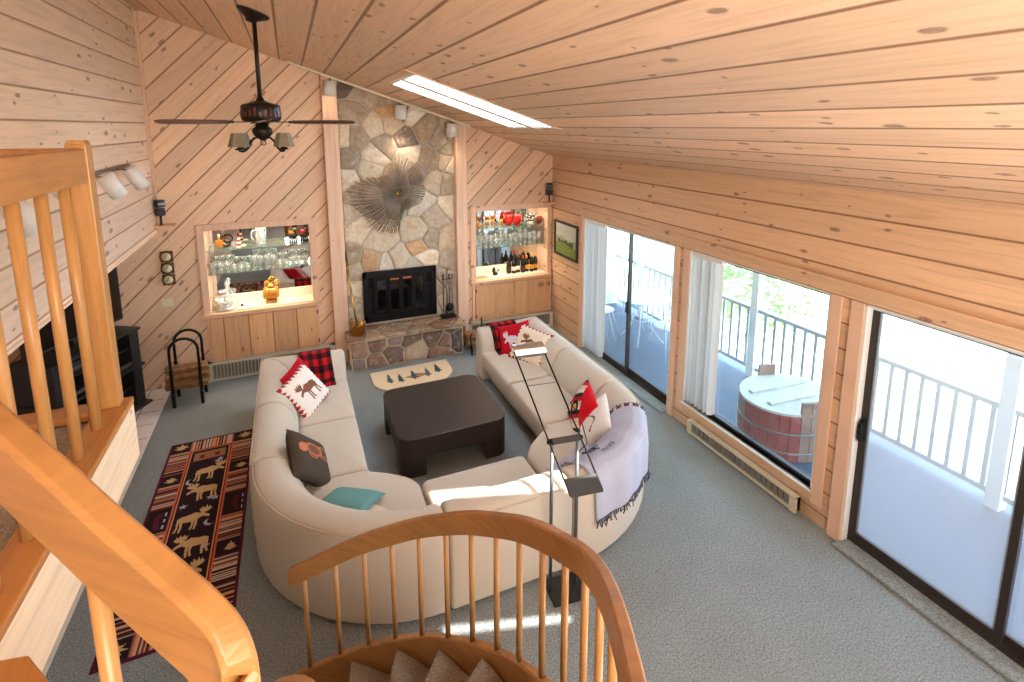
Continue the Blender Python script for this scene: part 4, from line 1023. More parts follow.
MB().lathe([(.05, 3.41), (.05, 3.38), (.075, 3.36), (.08, 3.34), (.07, 3.31), (.04, 3.28), (.02, 3.265), (.001, 3.262)], (fx, fy, 0), 24).build('light_hub', 'bronze', fn)
tor = [(fx+.02*math.cos(2*PI*k/14), fy, 3.245+.02*math.sin(2*PI*k/14)) for k in range(14)]
MB().tube(tor, .004, 6, closed=True).build('pull_ring', 'black_metal', fn)
for k in range(4):
    a = math.radians(20+90*k+(0 if k % 2 else 0)); a = math.radians((38, 150, 205, 325)[k]); d = Vector((math.cos(a), math.sin(a), 0)); c = Vector((fx, fy, 0))
    pts = [c+d*r_+Vector((0, 0, z)) for r_, z in ((.03, 3.29), (.07, 3.285), (.10, 3.26), (.13, 3.205), (.165, 3.175), (.195, 3.18))]
    am = MB().tube(pts, .008, 8).build('lamp_arm', 'black_metal', fn)
    q = c+d*.195
    MB().cyl(q+Vector((0, 0, 3.185)), q+Vector((0, 0, 3.26)), .012, n=10).lathe([(.03, 3.19), (.032, 3.2), (.012, 3.205)], (q.x, q.y, 0), 14).build('candle_holder', 'black_metal', am)
    MB().lathe([(.082, 3.215), (.050, 3.325)], (q.x, q.y, 0), 6).lathe([(.078, 3.216), (.046, 3.324)], (q.x, q.y, 0), 6).build('lamp_shade', 'shade', am, fix=False, smooth=False)

# ------------------------------------------------------------------ spot lamps: fireplace track and left-wall tracks
trk = MB().prism([(.05, 7.43), (2.5, 7.43), (2.5, 7.47), (.05, 7.47)], -.03, -.002, f=g); tag(trk.build('track_rail', 'ivory'), 'white track light rail along the ceiling above the stone fireplace', 'track rail')
def spot(label, c, d, r_, L, mat='white_paint', stem=None, group=None, e=0):
    c, d = Vector(c), Vector(d).normalized()
    t_ = thing('spot_lamp', label, 'spot lamp', c, group)
    MB().lathe([(.001, 0), (r_, .0), (r_, L), (r_*.9, L), (r_*.9, L*.3), (.001, L*.3)], c, 18, d).build('lamp_can', mat, t_)
    MB().lathe([(.001, L*.5), (r_*.6, L*.55), (r_*.7, L*.7), (r_*.4, L*.86), (.001, L*.9)], c, 14, d).build('bulb', 'bulb' if e else 'white_metal', t_)
    if stem is not None: MB().cyl(c+d*L*.1, stem, .008, n=8).build('stem', 'brass', t_)
    if e:
        s = light('spot_beam', 'SPOT', c+d*L*1.02, e, WARM, spot_size=math.radians(75), spot_blend=.6, shadow_soft_size=.04); aim(s, d); s.parent = t_; s.matrix_parent_inverse = Matrix.Translation(-c)
for i, (x, e) in enumerate(((.56, 13.0*.12), (1.465, 13.0), (2.20, 13.0*.45))):
    z = zc(x)-.07; spot(('white spot lamp on the track by the left fireplace post', 'white spot lamp on the track above the starburst', 'white spot lamp on the track by the right fireplace post')[i], (x, 7.38, z), (-.10 if i == 0 else .0, .10, -1), .08, .19, stem=(x, 7.45, z+.05), group='fireplace spot lamps', e=e)
tr = thing('track_light_bar', 'brass track bar with cylinder lamps on the pale upper left wall', 'track bar', (XL+.05, 5.2, 2.9))
MB().box(XL, XL+.03, 3.2, 6.65, 2.955, 2.985).build('bar', 'steel', tr)
for i, y in enumerate((6.2, 5.42, 4.5, 3.75)):
    spot('cream cylinder lamp on the left wall track, %s from the room corner' % ('nearest', 'second', 'third', 'fourth')[i], (XL+.12, y-.02, 2.97), (.45, .35, -1), .066, .21, 'white_paint', (XL+.03, y-.05, 2.97), 'left wall track lamps', e=4.0)

# ------------------------------------------------------------------ starburst wall sculpture
sb = thing('starburst_sculpture', 'large metal starburst sculpture on the stone chimney', 'wall sculpture', (1.40, 7.42, 2.42))
c = Vector((1.405, 7.51, 2.425)); rs = random.Random(11)
LOBE = ((0, .42), (30, .45), (50, .50), (70, .52), (88, .62), (97, .44), (105, .30), (120, .30), (140, .38), (155, .54), (172, .70), (192, .66), (215, .58), (235, .64), (255, .60), (270, .60), (276, .42), (290, .27), (315, .31), (340, .39), (360, .42))
f = MB()
for i in range(180):
    deg = 360*i/180+rs.uniform(-.6, .6); a = math.radians(deg); dg_ = deg % 360
    q = max(k for k in range(len(LOBE)-1) if LOBE[k][0] <= dg_); k = LOBE[q][1]+(LOBE[q+1][1]-LOBE[q][1])*(dg_-LOBE[q][0])/(LOBE[q+1][0]-LOBE[q][0])
    k *= (1, .97, .8)[i % 3]*rs.uniform(.96, 1.02); dep = (i % 3)*.022
    d = Vector((math.cos(a), 0, math.sin(a))); s_ = Vector((-d.z, 0, d.x))
    f.tube([c+d*.015+Vector((0, -dep*.5, 0)), c+d*k*.5+s_*.03*k+Vector((0, -.02-dep, 0)), c+d*k+Vector((0, .03-dep, 0))], [.0022, .0042, .0062], 4)
f.build('rods', 'pewter', sb)
MB().sphere((1.405, 7.495, 2.425), .03).build('center_boss', 'brass', sb)
MB().cyl(c, (1.405, 7.60, 2.425), .012, n=8).build('wall_rod', 'steel', sb)

# ------------------------------------------------------------------ television corner
ang = math.atan2(-.484, .875)    # facing direction
fd = Vector((.875, -.484, 0)).normalized(); sd_ = Vector((.484, .875, 0)).normalized()   # sd_: along the front
O = Vector((-2.34, 6.36, 0))
tv = thing('media_stand', 'black media stand with open shelves in the corner under the loft', 'media stand', O)
def tb2(mb, s0, s1, d0, d1, z0, z1):
    cc = O+sd_*(s0+s1)/2-fd*(d0+d1)/2+Vector((0, 0, (z0+z1)/2)); mb.obox(cc, sd_, -fd, (0, 0, 1), abs(s1-s0)/2, abs(d1-d0)/2, (z1-z0)/2); return mb
tb2(MB(), -.03, 1.11, -.06, .52, .0, .03).build('plinth', 'black_stand', tv)
f = MB(); tb2(f, 0, .13, 0, .5, .03, .50); tb2(f, .95, 1.08, 0, .5, .03, .50); tb2(f, .13, .95, .47, .5, .03, .50); tb2(f, -.02, 1.10, -.03, .5, .50, .53); tb2(f, .13, .95, .02, .47, .27, .285); f.build('lower_case', 'black_stand', tv, bevel=.004)
f = MB(); tb2(f, 0, .13, .0, .5, .53, .95); tb2(f, .95, 1.08, .0, .5, .53, .95); tb2(f, .13, .95, .47, .5, .53, .95); tb2(f, -.02, 1.10, -.02, .5, .95, .98); tb2(f, .13, .95, .03, .47, .75, .765); f.build('upper_case', 'black_stand', tv, bevel=.004)
f = MB(); tb2(f, .14, .94, .0, .02, .56, .60); f.build('silver_edge', 'steel', tv)
rc = thing('media_player', 'dark stereo receiver on the open shelf of the media stand', 'stereo receiver', O+sd_*.5-fd*.2+Vector((0, 0, .765)))
f = MB(); tb2(f, .25, .70, .08, .4, .768, .88); f.build('case', 'black_matte', rc, bevel=.004)
f = MB(); tb2(f, .27, .68, .074, .08, .80, .83); f.build('display', 'steel', rc)
t2 = thing('television', 'flat black television on the media stand', 'television', O+sd_*.55-fd*.25+Vector((0, 0, .98)))
f = MB(); tb2(f, -.02, 1.13, .22, .30, 1.06, 1.74); f.build('housing', 'black_matte', t2, bevel=.006)
f = MB(); tb2(f, .0, 1.11, .216, .22, 1.085, 1.72); f.build('screen', 'tv_screen', t2)
f = MB(); tb2(f, .35, .75, .15, .38, .981, .995); tb2(f, .5, .6, .25, .28, .995, 1.07); f.build('stand', 'black_matte', t2)

# ------------------------------------------------------------------ log racks
def lograck(label, lx, x0, x1, y0, y1, hgt, loglab, long_):
    r_ = thing('log_rack', label, 'log holder', ((x0+x1)/2, (y0+y1)/2, 0))
    xm, rad = (x0+x1)/2, (x1-x0)/2-.03
    for k, y in enumerate((y0, y1)):
        pts = [(x0+.03, y, .17), (x0+.03, y, hgt-rad)]+[(xm-rad*math.cos(PI*q/10), y, hgt-rad+rad*math.sin(PI*q/10)) for q in range(1, 10)]+[(x1-.03, y, hgt-rad), (x1-.03, y, .17)]
        MB().tube(pts, .017, 8).build('arch', 'black_metal', r_)
    for x in (x0+.03, x1-.03):
        MB().bar((x, y0-.05, .17), (x, y1+.05, .17), .03, .02).build('side_bar', 'black_metal', r_)
    for x in (x0+.03, x1-.03):
        for y in (y0, y1): MB().bar((x, y, 0), (x, y, .48), .035, .035, (0, 1, 0)).build('leg', 'black_metal', r_)
    k = 0
    for zz, n_ in ((.235, 3), (.325, 2), (.405, 1)):
        for q in range(n_):
            y = y0+.06+(y1-y0-.12)*((q+.5)/n_); 
            lg = MB(); ring = []
            rr_ = [.036+.012*math.sin(3*a_+k*2)+.004*math.sin(7*a_) for a_ in (2*PI*j/12 for j in range(12))]
            for xx in (x0-long_, xm, x1+long_*.6): ring.append([(xx, y+rr_[j]*1.15*math.cos(2*PI*j/12), zz+rr_[j]*math.sin(2*PI*j/12)+.006*k) for j in range(12)])
            o = lg.sweep(ring).build('firewood_log', 'log', smooth=False)
            tag(o, 'split log in the %s, %s' % (loglab, ('front of the bottom row', 'middle of the bottom row', 'back of the bottom row', 'front of the second row', 'back of the second row', 'topmost')[k]), 'log', 'split logs'); k += 1
lograck('black arched log rack by the left alcove cabinet', 0, -1.50, -1.14, 7.02, 7.32, .86, 'arched log rack by the left cabinet', .06)
# small log holder right of the hearth
r_ = thing('log_holder', 'small black iron log holder between the hearth and the right sofa', 'log holder', (2.45, 7.2, 0))
for x in (2.33, 2.62):
    MB().tube([(x, 7.0, .0), (x, 7.0, .12), (x-.03, 6.98, .30), (x, 6.97, .36)], .012, 8).build('upright', 'black_metal', r_)
    MB().tube([(x, 7.36, .0), (x, 7.36, .12), (x, 7.38, .42)], .012, 8).build('upright', 'black_metal', r_)
    MB().bar((x, 7.0, .10), (x, 7.36, .10), .025, .02).build('side_bar', 'black_metal', r_)
for k, (y, z) in enumerate(((7.08, .155), (7.19, .155), (7.29, .155), (7.14, .24), (7.25, .24))):
    lg = MB(); ring = []
    for xx in (2.29, 2.48, 2.68): ring.append([(xx, y+.05*math.cos(2*PI*j/9)*(1+.2*math.sin(j*2+k)), z+.043*math.sin(2*PI*j/9)) for j in range(9)])
    tag(lg.sweep(ring).build('firewood_log', 'log', smooth=False), 'split log in the holder beside the hearth, ' + ('front of the bottom row', 'middle of the bottom row', 'back of the bottom row', 'front of the top row', 'back of the top row')[k], 'log', 'split logs by the hearth')

# ------------------------------------------------------------------ hearth objects
HZ = .487
bk = thing('brass_bucket', 'shiny brass bucket on the left end of the hearth', 'bucket', (.735, 7.27, HZ))
MB().lathe([(.001, .0), (.085, .0), (.095, .01), (.105, .15), (.112, .155), (.10, .155), (.092, .02), (.001, .018)], (.735, 7.27, HZ), 24).build('pail', 'brass', bk)
MB().tube([(.735+.11*math.cos(PI*k/12), 7.25-.04*math.sin(PI*k/12), HZ+.15+.02*math.sin(PI*k/12)) for k in range(13)], .005, 6).build('handle', 'brass', bk)
f = MB()
for k in range(7):
    a = k*.9; f.cyl((.735+.04*math.cos(a), 7.27+.04*math.sin(a), HZ+.02), (.735+.11*math.cos(a+.5), 7.27+.08*math.sin(a), HZ+.20+.01*(k % 3)), .012, n=6)
tag(f.build('kindling', 'log'), 'kindling sticks standing in the brass bucket', 'kindling', kind='stuff')
br_ = thing('fireplace_broom', 'long brass-handled hearth stick leaning from the bucket to the chimney', 'hearth stick', (.74, 7.28, HZ+.02))
MB().tube([(.74, 7.28, HZ+.03), (.70, 7.42, .95), (.66, 7.56, 1.50)], .013, 8).build('handle', 'brass', br_)
MB().tube([(.66, 7.56, 1.50), (.655, 7.575, 1.62)], [.016, .008], 8).build('tip', 'dark_brown', br_)
ft = thing('fireplace_tools', 'black iron fireplace tool set on the right end of the hearth', 'tool set', (2.10, 7.44, HZ))
MB().box(1.99, 2.21, 7.37, 7.51, HZ, HZ+.03).build('base', 'black_metal', ft, bevel=.006)
MB().cyl((2.10, 7.46, HZ+.03), (2.10, 7.46, HZ+.72), .009, n=8).sphere((2.10, 7.46, HZ+.74), .02).build('stand_pole', 'brass', ft)
MB().bar((2.02, 7.45, HZ+.60), (2.18, 7.45, HZ+.60), .015, .01).build('hook_bar', 'black_metal', ft)
for k, x in enumerate((2.03, 2.085, 2.125, 2.17)):
    tl = MB().cyl((x, 7.435, HZ+.10), (x, 7.435, HZ+.60), .007, n=8).cyl((x, 7.435, HZ+.60), (x, 7.435, HZ+.66), .011, n=8).sphere((x, 7.435, HZ+.67), .014)
    if k == 2: tl.lathe([(.001, 0), (.06, .0), (.062, .012), (.001, .014)], (2.12, 7.42, HZ+.16), 18, (0, -1, .25))
    if k == 1: tl.lathe([(.035, .0), (.028, .10), (.01, .14)], (x, 7.435, HZ+.04), 12)
    if k == 3: tl.bar((x, 7.435, HZ+.10), (x+.025, 7.42, HZ+.06), .012, .01)
    tl.build('tool', 'steel' if k % 2 else 'black_metal', ft)

# ------------------------------------------------------------------ small things on the walls
for k, z in enumerate((1.755, 1.605, 1.455)):
    cl = thing('brass_dial', 'round brass framed dial, %s of the three on the plank wall' % ('topmost', 'middle', 'lowest')[k], 'wall dial', (-1.505, YB, z), 'three wall dials')
    MB().box(-1.575, -1.435, YB-.018, YB, z-.075, z+.065).build('plaque', 'dark_brown', cl, bevel=.01)
    MB().lathe([(.001, 0), (.072, .0), (.076, .015), (.068, .035), (.055, .03), (.001, .028)], (-1.505, YB-.016, z), 24, (0, -1, 0)).build('bezel', 'clock_brass', cl)
    MB().lathe([(.001, 0), (.052, .0), (.052, .003), (.001, .004)], (-1.505, YB-.046, z), 24, (0, -1, 0)).build('face', 'ivory', cl)
    MB().obox((-1.505, YB-.052, z+.012), (.5, 0, .8), (0, 1, 0), (.8, 0, -.5), .03, .001, .003).build('hand', 'black_matte', cl)
MB2 = [('light_switch', 'double ivory switch plate below the three dials', (-1.55, YB, 1.15), .065, .055, 0), ('light_switch', 'ivory switch plate on the plank by the right fireplace post', (2.498, YB, 1.06), .03, .06, 0), ('light_switch', 'ivory switch plate on the right wall under the picture', (XR, 6.70, 1.13), .03, .05, 1)]
for nm, lb, c_, hw, hh, sd2 in MB2:
    s = thing(nm, lb, 'light switch', c_)
    ax_, nn_ = ((1, 0, 0), (0, -1, 0)) if not sd2 else ((0, 1, 0), (-1, 0, 0)); c3 = Vector(c_)+Vector(nn_)*.004
    MB().obox(c3, ax_, nn_, (0, 0, 1), hw, .004, hh).build('plate', 'ivory', s, bevel=.002)
    for q in ((-.03, .03) if hw > .05 else (0,)): MB().obox(c3+Vector(ax_)*q+Vector(nn_)*.008, ax_, nn_, (0, 0, 1), .007, .006, .016).build('toggle', 'white_paint', s)
def speaker(label, c_, yaw):
    s = thing('wall_speaker', label, 'speaker', c_); c_ = Vector(c_); f_ = Vector((math.cos(yaw), math.sin(yaw), 0)); q = Vector((-f_.y, f_.x, 0))
    MB().obox(c_+Vector((0, 0, .055)), q, f_, (0, 0, 1),   .046, .042, .045).build('upper_cube', 'black_matte', s, bevel=.006)
    MB().obox(c_+Vector((0, 0, -.05)), q*.97+f_*.25, f_*.97-q*.25, (0, 0, 1), .046, .042, .045).build('lower_cube', 'black_matte', s, bevel=.006)
    MB().obox(c_+Vector((0, 0, .055))+f_*.047, q, f_, (0, 0, 1), .042, .003, .012).build('badge', 'steel', s)
    MB().cyl(c_+Vector((0, 0, -.10)), c_+Vector((0, 0, -.215)), .012, n=8).build('post', 'black_metal', s)
    sh_ = MB().obox(c_+Vector((.04 if c_.x < 0 else -.0, 0, -.225)), (1, 0, 0), (0, 1, 0), (0, 0, 1), .10, .085, .012).build('corner_shelf', 'pine_trim_flat'); 
    tag(sh_, 'small pine corner shelf under the %s' % ('left speaker by the dials' if c_.x < 0 else 'right speaker above the framed picture'), 'shelf')
speaker('black double cube speaker in the corner by the left wall', (-1.505, 7.545, 2.385), -.9)
speaker('black double cube speaker in the corner above the right alcove', (3.87, 7.53, 2.37), -2.2)
# framed landscape
pc = thing('framed_picture', 'dark framed green landscape picture on the right plank wall', 'picture', (XR, 7.13, 1.6))
y0, y1, z0, z1 = 6.75, 7.50, 1.305, 1.88
f = MB()
for q in ((y0, y1, z0, z0+.04), (y0, y1, z1-.04, z1), (y0, y0+.04, z0+.04, z1-.04), (y1-.04, y1, z0+.04, z1-.04)): f.box(XR-.03, XR-.001, *q)
f.build('frame', 'frame_black', pc, bevel=.005)
def land(u, v):
    h_ = .34+.05*math.sin(u*5); tr_ = .47+.10*noise.noise(Vector((u*9, 2, 0)))
    if v < h_: k = .8+.3*noise.noise(Vector((u*12, v*20, 0))); return tuple(c*k for c in rgb(146, 164, 84)[:3])+(1,)
    if v < tr_ and .1 < u < .85: return rgb(84, 98, 66)
    if v < .55+.05*math.sin(u*7): return rgb(168, 180, 160)
    k = 1+.08*noise.noise(Vector((u*4, v*7, 3))); return tuple(min(1, c*k) for c in rgb(206, 208, 194)[:3])+(1,)
MB().grid(50, 40, lambda u, v: (XR-.012, y1-.04-u*(y1-y0-.08), z0+.04+v*(z1-z0-.08)), land, smooth=False).build('canvas', 'painted', pc, fix=False)
MB().box(XR-.010, XR-.002, y0+.02, y1-.02, z0+.02, z1-.02).build('backing', 'frame_black', pc)

# ------------------------------------------------------------------ vertical blinds
def blinds(label, ys, z0):
    bl = thing('vertical_blind', label, 'vertical blind', (4.0, ys[0], z0))
    MB().box(XR+.0, XR+.05, min(ys)-.06, max(ys)+.05, ZT-.06, ZT-.021).build('headrail', 'white_paint', bl)
    for k, y in enumerate(ys):
        a = (-.45, -.3, -.55, -.38)[k % 4]; hx, hy = .045*math.cos(a), .045*math.sin(a)
        pts = [(XR+.025-hx, y-hy), (XR+.025+.008, y), (XR+.025+hx, y+hy), (XR+.025+hx+.002, y+hy-.003), (XR+.035, y-.003), (XR+.025-hx+.002, y-hy-.003)]
        MB().prism(pts, z0, ZT-.06).build('vane', 'blind', bl)
blinds('stacked white vertical blind at the far end of the left sliding door', [6.10+.075*k for k in range(6)], .05)
blinds('stacked white vertical blind at the left side of the picture window', [3.95+.062*k for k in range(6)], ZW+.02)

# ------------------------------------------------------------------ things in the alcoves
def glass_obj(kind, label, c_, group, sc_=1.0):
    c_ = Vector(c_)
    P = {'wine_glass': [(.001, .0), (.032, .001), (.030, .005), (.006, .01), (.005, .07), (.02, .085), (.036, .11), (.040, .14), (.036, .175), (.033, .175), (.037, .14), (.032, .11), (.001, .088)],
         'tumbler': [(.001, 0), (.030, 0), (.036, .10), (.033, .10), (.028, .008), (.001, .008)],
         'goblet': [(.001, 0), (.035, .001), (.03, .006), (.008, .012), (.007, .04), (.03, .055), (.042, .08), (.046, .12), (.043, .12), (.038, .08), (.001, .056)],
         'flute': [(.001, 0), (.03, .001), (.006, .008), (.005, .08), (.018, .10), (.026, .14), (.024, .21), (.022, .21), (.023, .14), (.001, .10)]}[kind]
    o = MB().lathe([(r_*sc_, z*sc_) for r_, z in P], c_, 14).build(kind, 'glassware', fix=False); return tag(o, label, 'glass', group)
zs1, zs2, zl = 1.434, 1.759, .941
seq = ['goblet', 'goblet', 'goblet', 'tumbler', 'tumbler', 'tumbler', 'wine_glass', 'wine_glass', 'wine_glass', 'wine_glass', 'tumbler', 'tumbler', 'goblet', 'goblet', 'goblet']
for row, y in enumerate((7.78, 7.89)):
    for k, kd in enumerate(seq):
        if row and k % 2: continue
        x = -1.02+.081*k+(.02 if row else 0)
        glass_obj(kd, 'clear %s, lower shelf of left alcove, %s from the left, %s row' % (kd.replace('_', ' '), ORD[k] if not row else ORD[k//2], ('front', 'back')[row]), (x, y, zs1), 'glasses on the left alcove shelf', 1.15 if kd == 'goblet' else 1.05)
pt = thing('glass_pitcher', 'tall clear glass pitcher in the middle of the upper left shelf', 'pitcher', (-.43, 7.83, zs2))
MB().lathe([(.001, 0), (.055, 0), (.058, .02), (.062, .15), (.055, .22), (.066, .25), (.062, .25), (.05, .22), (.057, .15), (.052, .012), (.001, .012)], (-.43, 7.83, zs2), 20).build('jug', 'glassware', pt, fix=False)
MB().tube([(-.48, 7.82, zs2+.22), (-.53, 7.81, zs2+.21), (-.545, 7.81, zs2+.14), (-.52, 7.81, zs2+.07), (-.485, 7.82, zs2+.05)], .010, 8).build('handle', 'glassware', pt, fix=False)
mp = thing('maple_leaf_bottle', 'amber leaf-shaped bottle at the left of the upper left shelf', 'bottle', (-.93, 7.8, zs2))
MB().prism([((q[0]-.5)*.15-.93, q[1]*.16+zs2+.001) for q in LEAF], 7.78, 7.81, f=lambda x, z, y: (x, y, z)).build('leaf_body', 'amber', mp, bevel=.005)
MB().cyl((-.93, 7.795, zs2+.14), (-.93, 7.795, zs2+.20), .012, n=10).build('neck', 'glassware', mp, fix=False)
wr = thing('twig_wreath', 'small brown twig ornament beside the amber leaf bottle', 'ornament', (-.84, 7.86, zs2))
for k in range(3): MB().tube([(-.86+.06*math.cos(2*PI*j/14), 7.86+.01*k, zs2+.075+(.065-.008*k)*math.sin(2*PI*j/14)) for j in range(14)], .008, 6, closed=True).build('hoop', 'bark', wr)
lh = thing('striped_lighthouse', 'small red and white striped lighthouse on the upper left shelf', 'figurine', (-.70, 7.81, zs2))
f = MB()
for k in range(6): f.lathe([(.035-.004*k, .026*k), (.031-.004*k, .026*(k+1))], (-.70, 7.81, zs2+.001), 14, col=(rgb(170, 40, 36) if k % 2 else rgb(236, 230, 216)))
f.build('tower', 'painted', lh, fix=False)
MB().lathe([(.014, .157), (.014, .18), (.018, .182), (.001, .205)], (-.70, 7.81, zs2), 12).build('lantern', 'dark_brown', lh)
MB().sphere((-.645, 7.80, zs2+.02), .03, 1.2, 1, .65).build('rock_base', 'ivory', lh)
for k, (x, lb) in enumerate(((-.02, 'dark carved animal figure at the right of the upper left shelf'), (.13, 'dark carved figure beside the frame on the upper left shelf'))):
    q = thing('carved_figure', lb, 'figurine', (x, 7.82, zs2))
    f = MB()
    for dx in (-.045, -.015, .015, .045): f.cyl((x+dx, 7.82, zs2), (x+dx*.8, 7.82, zs2+.07), .011, n=8)
    f.build('legs', 'dark_brown', q)
    MB().sphere((x, 7.82, zs2+.11), .06, 1.15, .8, .85).build('body', 'dark_brown', q)
    MB().sphere((x+.03, 7.80, zs2+.185), .036, 1, .9, 1.1).build('head', 'dark_brown', q)
    MB().bar((x-.05, 7.79, zs2+.16), (x+.06, 7.79, zs2+.175), .02, .035).build('scarf', 'amber' if k == 0 else 'red_glaze', q)
gb = thing('gold_barrel_jug', 'amber glass barrel jug with lid on a small stand, left alcove counter', 'jug', (-.35, 7.80, zl))
MB().lathe([(.001, -.10), (.07, -.10), (.085, -.06), (.092, 0), (.085, .06), (.07, .10), (.001, .10)], (-.35, 7.80, zl+.135), 22, (1, 0, 0)).build('barrel', 'amber', gb)
f = MB()
for q in (-.07, -.03, .03, .07): f.lathe([(.09-abs(q)*.12, -.005), (.095-abs(q)*.12, 0), (.09-abs(q)*.12, .005)], (-.35+q, 7.80, zl+.135), 22, (1, 0, 0))
f.build('hoops', 'brass', gb)
f = MB().bar((-.42, 7.80, zl+.03), (-.28, 7.80, zl+.03), .10, .02)
for dx in (-.06, .06):
    for dy in (-.04, .04): f.cyl((-.35+dx, 7.80+dy, zl), (-.35+dx*.9, 7.80+dy*.9, zl+.05), .009, n=8)
f.build('stand', 'amber', gb)
MB().lathe([(.05, 0), (.045, .03), (.02, .045), (.012, .06), (.001, .065)], (-.35, 7.80, zl+.215), 14).build('lid', 'brass', gb)
dc = thing('punch_bowl', 'clear cut-glass punch bowl at the left of the left alcove counter', 'bowl', (-.93, 7.79, zl))
MB().lathe([(.001, 0), (.06, 0), (.055, .015), (.075, .035), (.105, .08), (.115, .13), (.11, .13), (.098, .08), (.001, .03)], (-.93, 7.79, zl), 24).build('bowl', 'glassware', dc, fix=False)
MB().lathe([(.001, .02), (.17, .012), (.175, .02), (.001, .03)], (-.93, 7.79, zl-.010), 24).build('plate', 'glassware', dc, fix=False)
f2 = thing('glass_decanter', 'clear glass decanter behind the punch bowl', 'decanter', (-.90, 7.90, zl))
MB().lathe([(.001, 0), (.06, 0), (.065, .05), (.05, .12), (.018, .19), (.018, .26), (.026, .27), (.001, .275)], (-.90, 7.90, zl), 18).build('bottle', 'glassware', f2, fix=False)
MB().sphere((-.90, 7.90, zl+.305), .03).build('stopper', 'glassware', f2, fix=False)
sb_ = MB().sphere((-.72, 7.76, zl+.019), .018); tag(sb_.build('bottle_stopper', 'black_matte'), 'small dark ball stopper on the left alcove counter by the bowl', 'stopper')
# right alcove
for k in range(7):
    x = 3.28+.082*k; y = 7.84-(.03 if k % 2 else 0); cham = k in (4, 5, 6)
    bt = thing('bottle', 'dark %s bottle on the right alcove counter, %s from the left' % ('gold-label' if cham else 'wine', ORD[k]), 'bottle', (x, y, zl), 'bottles on the right counter')
    h_ = 1.0+.04*((k*3) % 4-1.5)
    MB().lathe([(.001, 0), (.038, 0), (.041, .01), (.041, .17*h_), (.036, .20*h_), (.016, .24*h_), (.014, .29*h_), (.001, .295*h_)], (x, y, zl), 16).build('body', 'bottle_dark', bt)
    MB().lathe([(.0425, .05), (.0425, .12)], (x, y, zl), 16).build('label_band', 'label_gold' if cham else ('label_white' if k in (1, 2) else 'dark_brown'), bt, fix=False)
    MB().lathe([(.0165, .245*h_), (.0155, .292*h_), (.001, .30*h_)], (x, y, zl), 12).build('foil', 'label_gold' if cham else ('red_glaze' if k == 3 else 'black_matte'), bt)
sf = thing('dark_figurine', 'small dark figurine on the right alcove counter beside the bottles', 'figurine', (3.02, 7.80, zl))
MB().sphere((3.02, 7.80, zl+.03), .045, 1.1, .8, .66).build('base', 'dark_brown', sf)
MB().sphere((3.00, 7.80, zl+.09), .035, 1, .8, 1.5).build('body', 'black_matte', sf)
MB().sphere((3.03, 7.78, zl+.10), .022, 1, .8, 1.6).build('face', 'label_white', sf)
MB().cyl((3.05, 7.80, zl+.06), (3.09, 7.80, zl+.10), .01, n=8).build('arm', 'dark_brown', sf)
pp = MB(); pp.grid(14, 8, lambda u, v: (2.66+.21*u, 7.68+.13*v+.03*u, zl+.003+.016*math.sin(u*PI)*v), None); o = pp.build('brown_paper', 'paper', fix=False); tag(o, 'brown paper sheet on the front left of the right alcove counter', 'paper'); s_ = o.modifiers.new('t', 'SOLIDIFY'); s_.thickness = .002
gi = 0
for row, y in enumerate((7.77, 7.86)):
    for k in range(14):
        kd = ('goblet', 'wine_glass', 'flute', 'wine_glass')[(k+row) % 4]; x = 2.68+.087*k+row*.03
        if x > 3.84: continue
        glass_obj(kd, 'clear %s, lower shelf of right alcove, %s from the left, %s row' % (kd.replace('_', ' '), ORD[k], ('front', 'back')[row]), (x, y, zs1), 'glasses on the right alcove shelf', 1.1)
def antler(x, y, lb, sc_=1):
    a_ = thing('amber_ornament', lb, 'ornament', (x, y, zs2))
    MB().lathe([(.001, 0), (.035, 0), (.03, .015), (.012, .03), (.03, .06), (.036, .09), (.02, .12), (.001, .125)], (x, y, zs2), 14).build('body', 'amber', a_)
    for s in (-1, 1): MB().tube([(x+s*.02, y, zs2+.11), (x+s*.06, y, zs2+.15), (x+s*.05, y, zs2+.20)], [.009, .008, .004], 6).build('branch', 'amber', a_)
antler(2.88, 7.80, 'leftmost amber branching ornament on the upper right shelf'); antler(3.00, 7.86, 'amber branching ornament standing at the back of the upper right shelf'); antler(3.12, 7.79, 'amber branching ornament next to the red pitcher')
MB3 = thing('amber_votive', 'small round amber cup at the left end of the upper right shelf', 'cup', (2.74, 7.78, zs2)); MB().lathe([(.001, 0), (.03, 0), (.042, .04), (.036, .08), (.033, .08), (.036, .04), (.001, .01)], (2.74, 7.78, zs2), 14).build('cup', 'amber', MB3)
MB().lathe([(.034, .078), (.04, .082), (.034, .086)], (2.74, 7.78, zs2), 14).build('rim', 'brass', MB3)
for k, (x, y) in enumerate(((3.29, 7.87), (3.41, 7.79))):
    rp = thing('red_pitcher', ('red glazed pitcher at the back of the upper right shelf', 'red glazed pitcher with a handle at the front of the upper right shelf')[k], 'pitcher', (x, y, zs2), 'red pitchers')
    MB().lathe([(.001, 0), (.045, 0), (.066, .05), (.07, .09), (.055, .14), (.06, .175), (.055, .175), (.05, .14), (.06, .09), (.04, .015), (.001, .015)], (x, y, zs2), 20).build('jug', 'red_glaze', rp)
    MB().tube([(x+.055, y, zs2+.16), (x+.10, y, zs2+.15), (x+.105, y, zs2+.09), (x+.065, y, zs2+.06)], .01, 8).build('handle', 'red_glaze', rp)
rg_ = random.Random(8)
fl = thing('frosted_greenery', 'green and white leafy arrangement at the right of the upper right shelf', 'greenery', (3.66, 7.82, zs2))
f = MB(); f3 = MB()
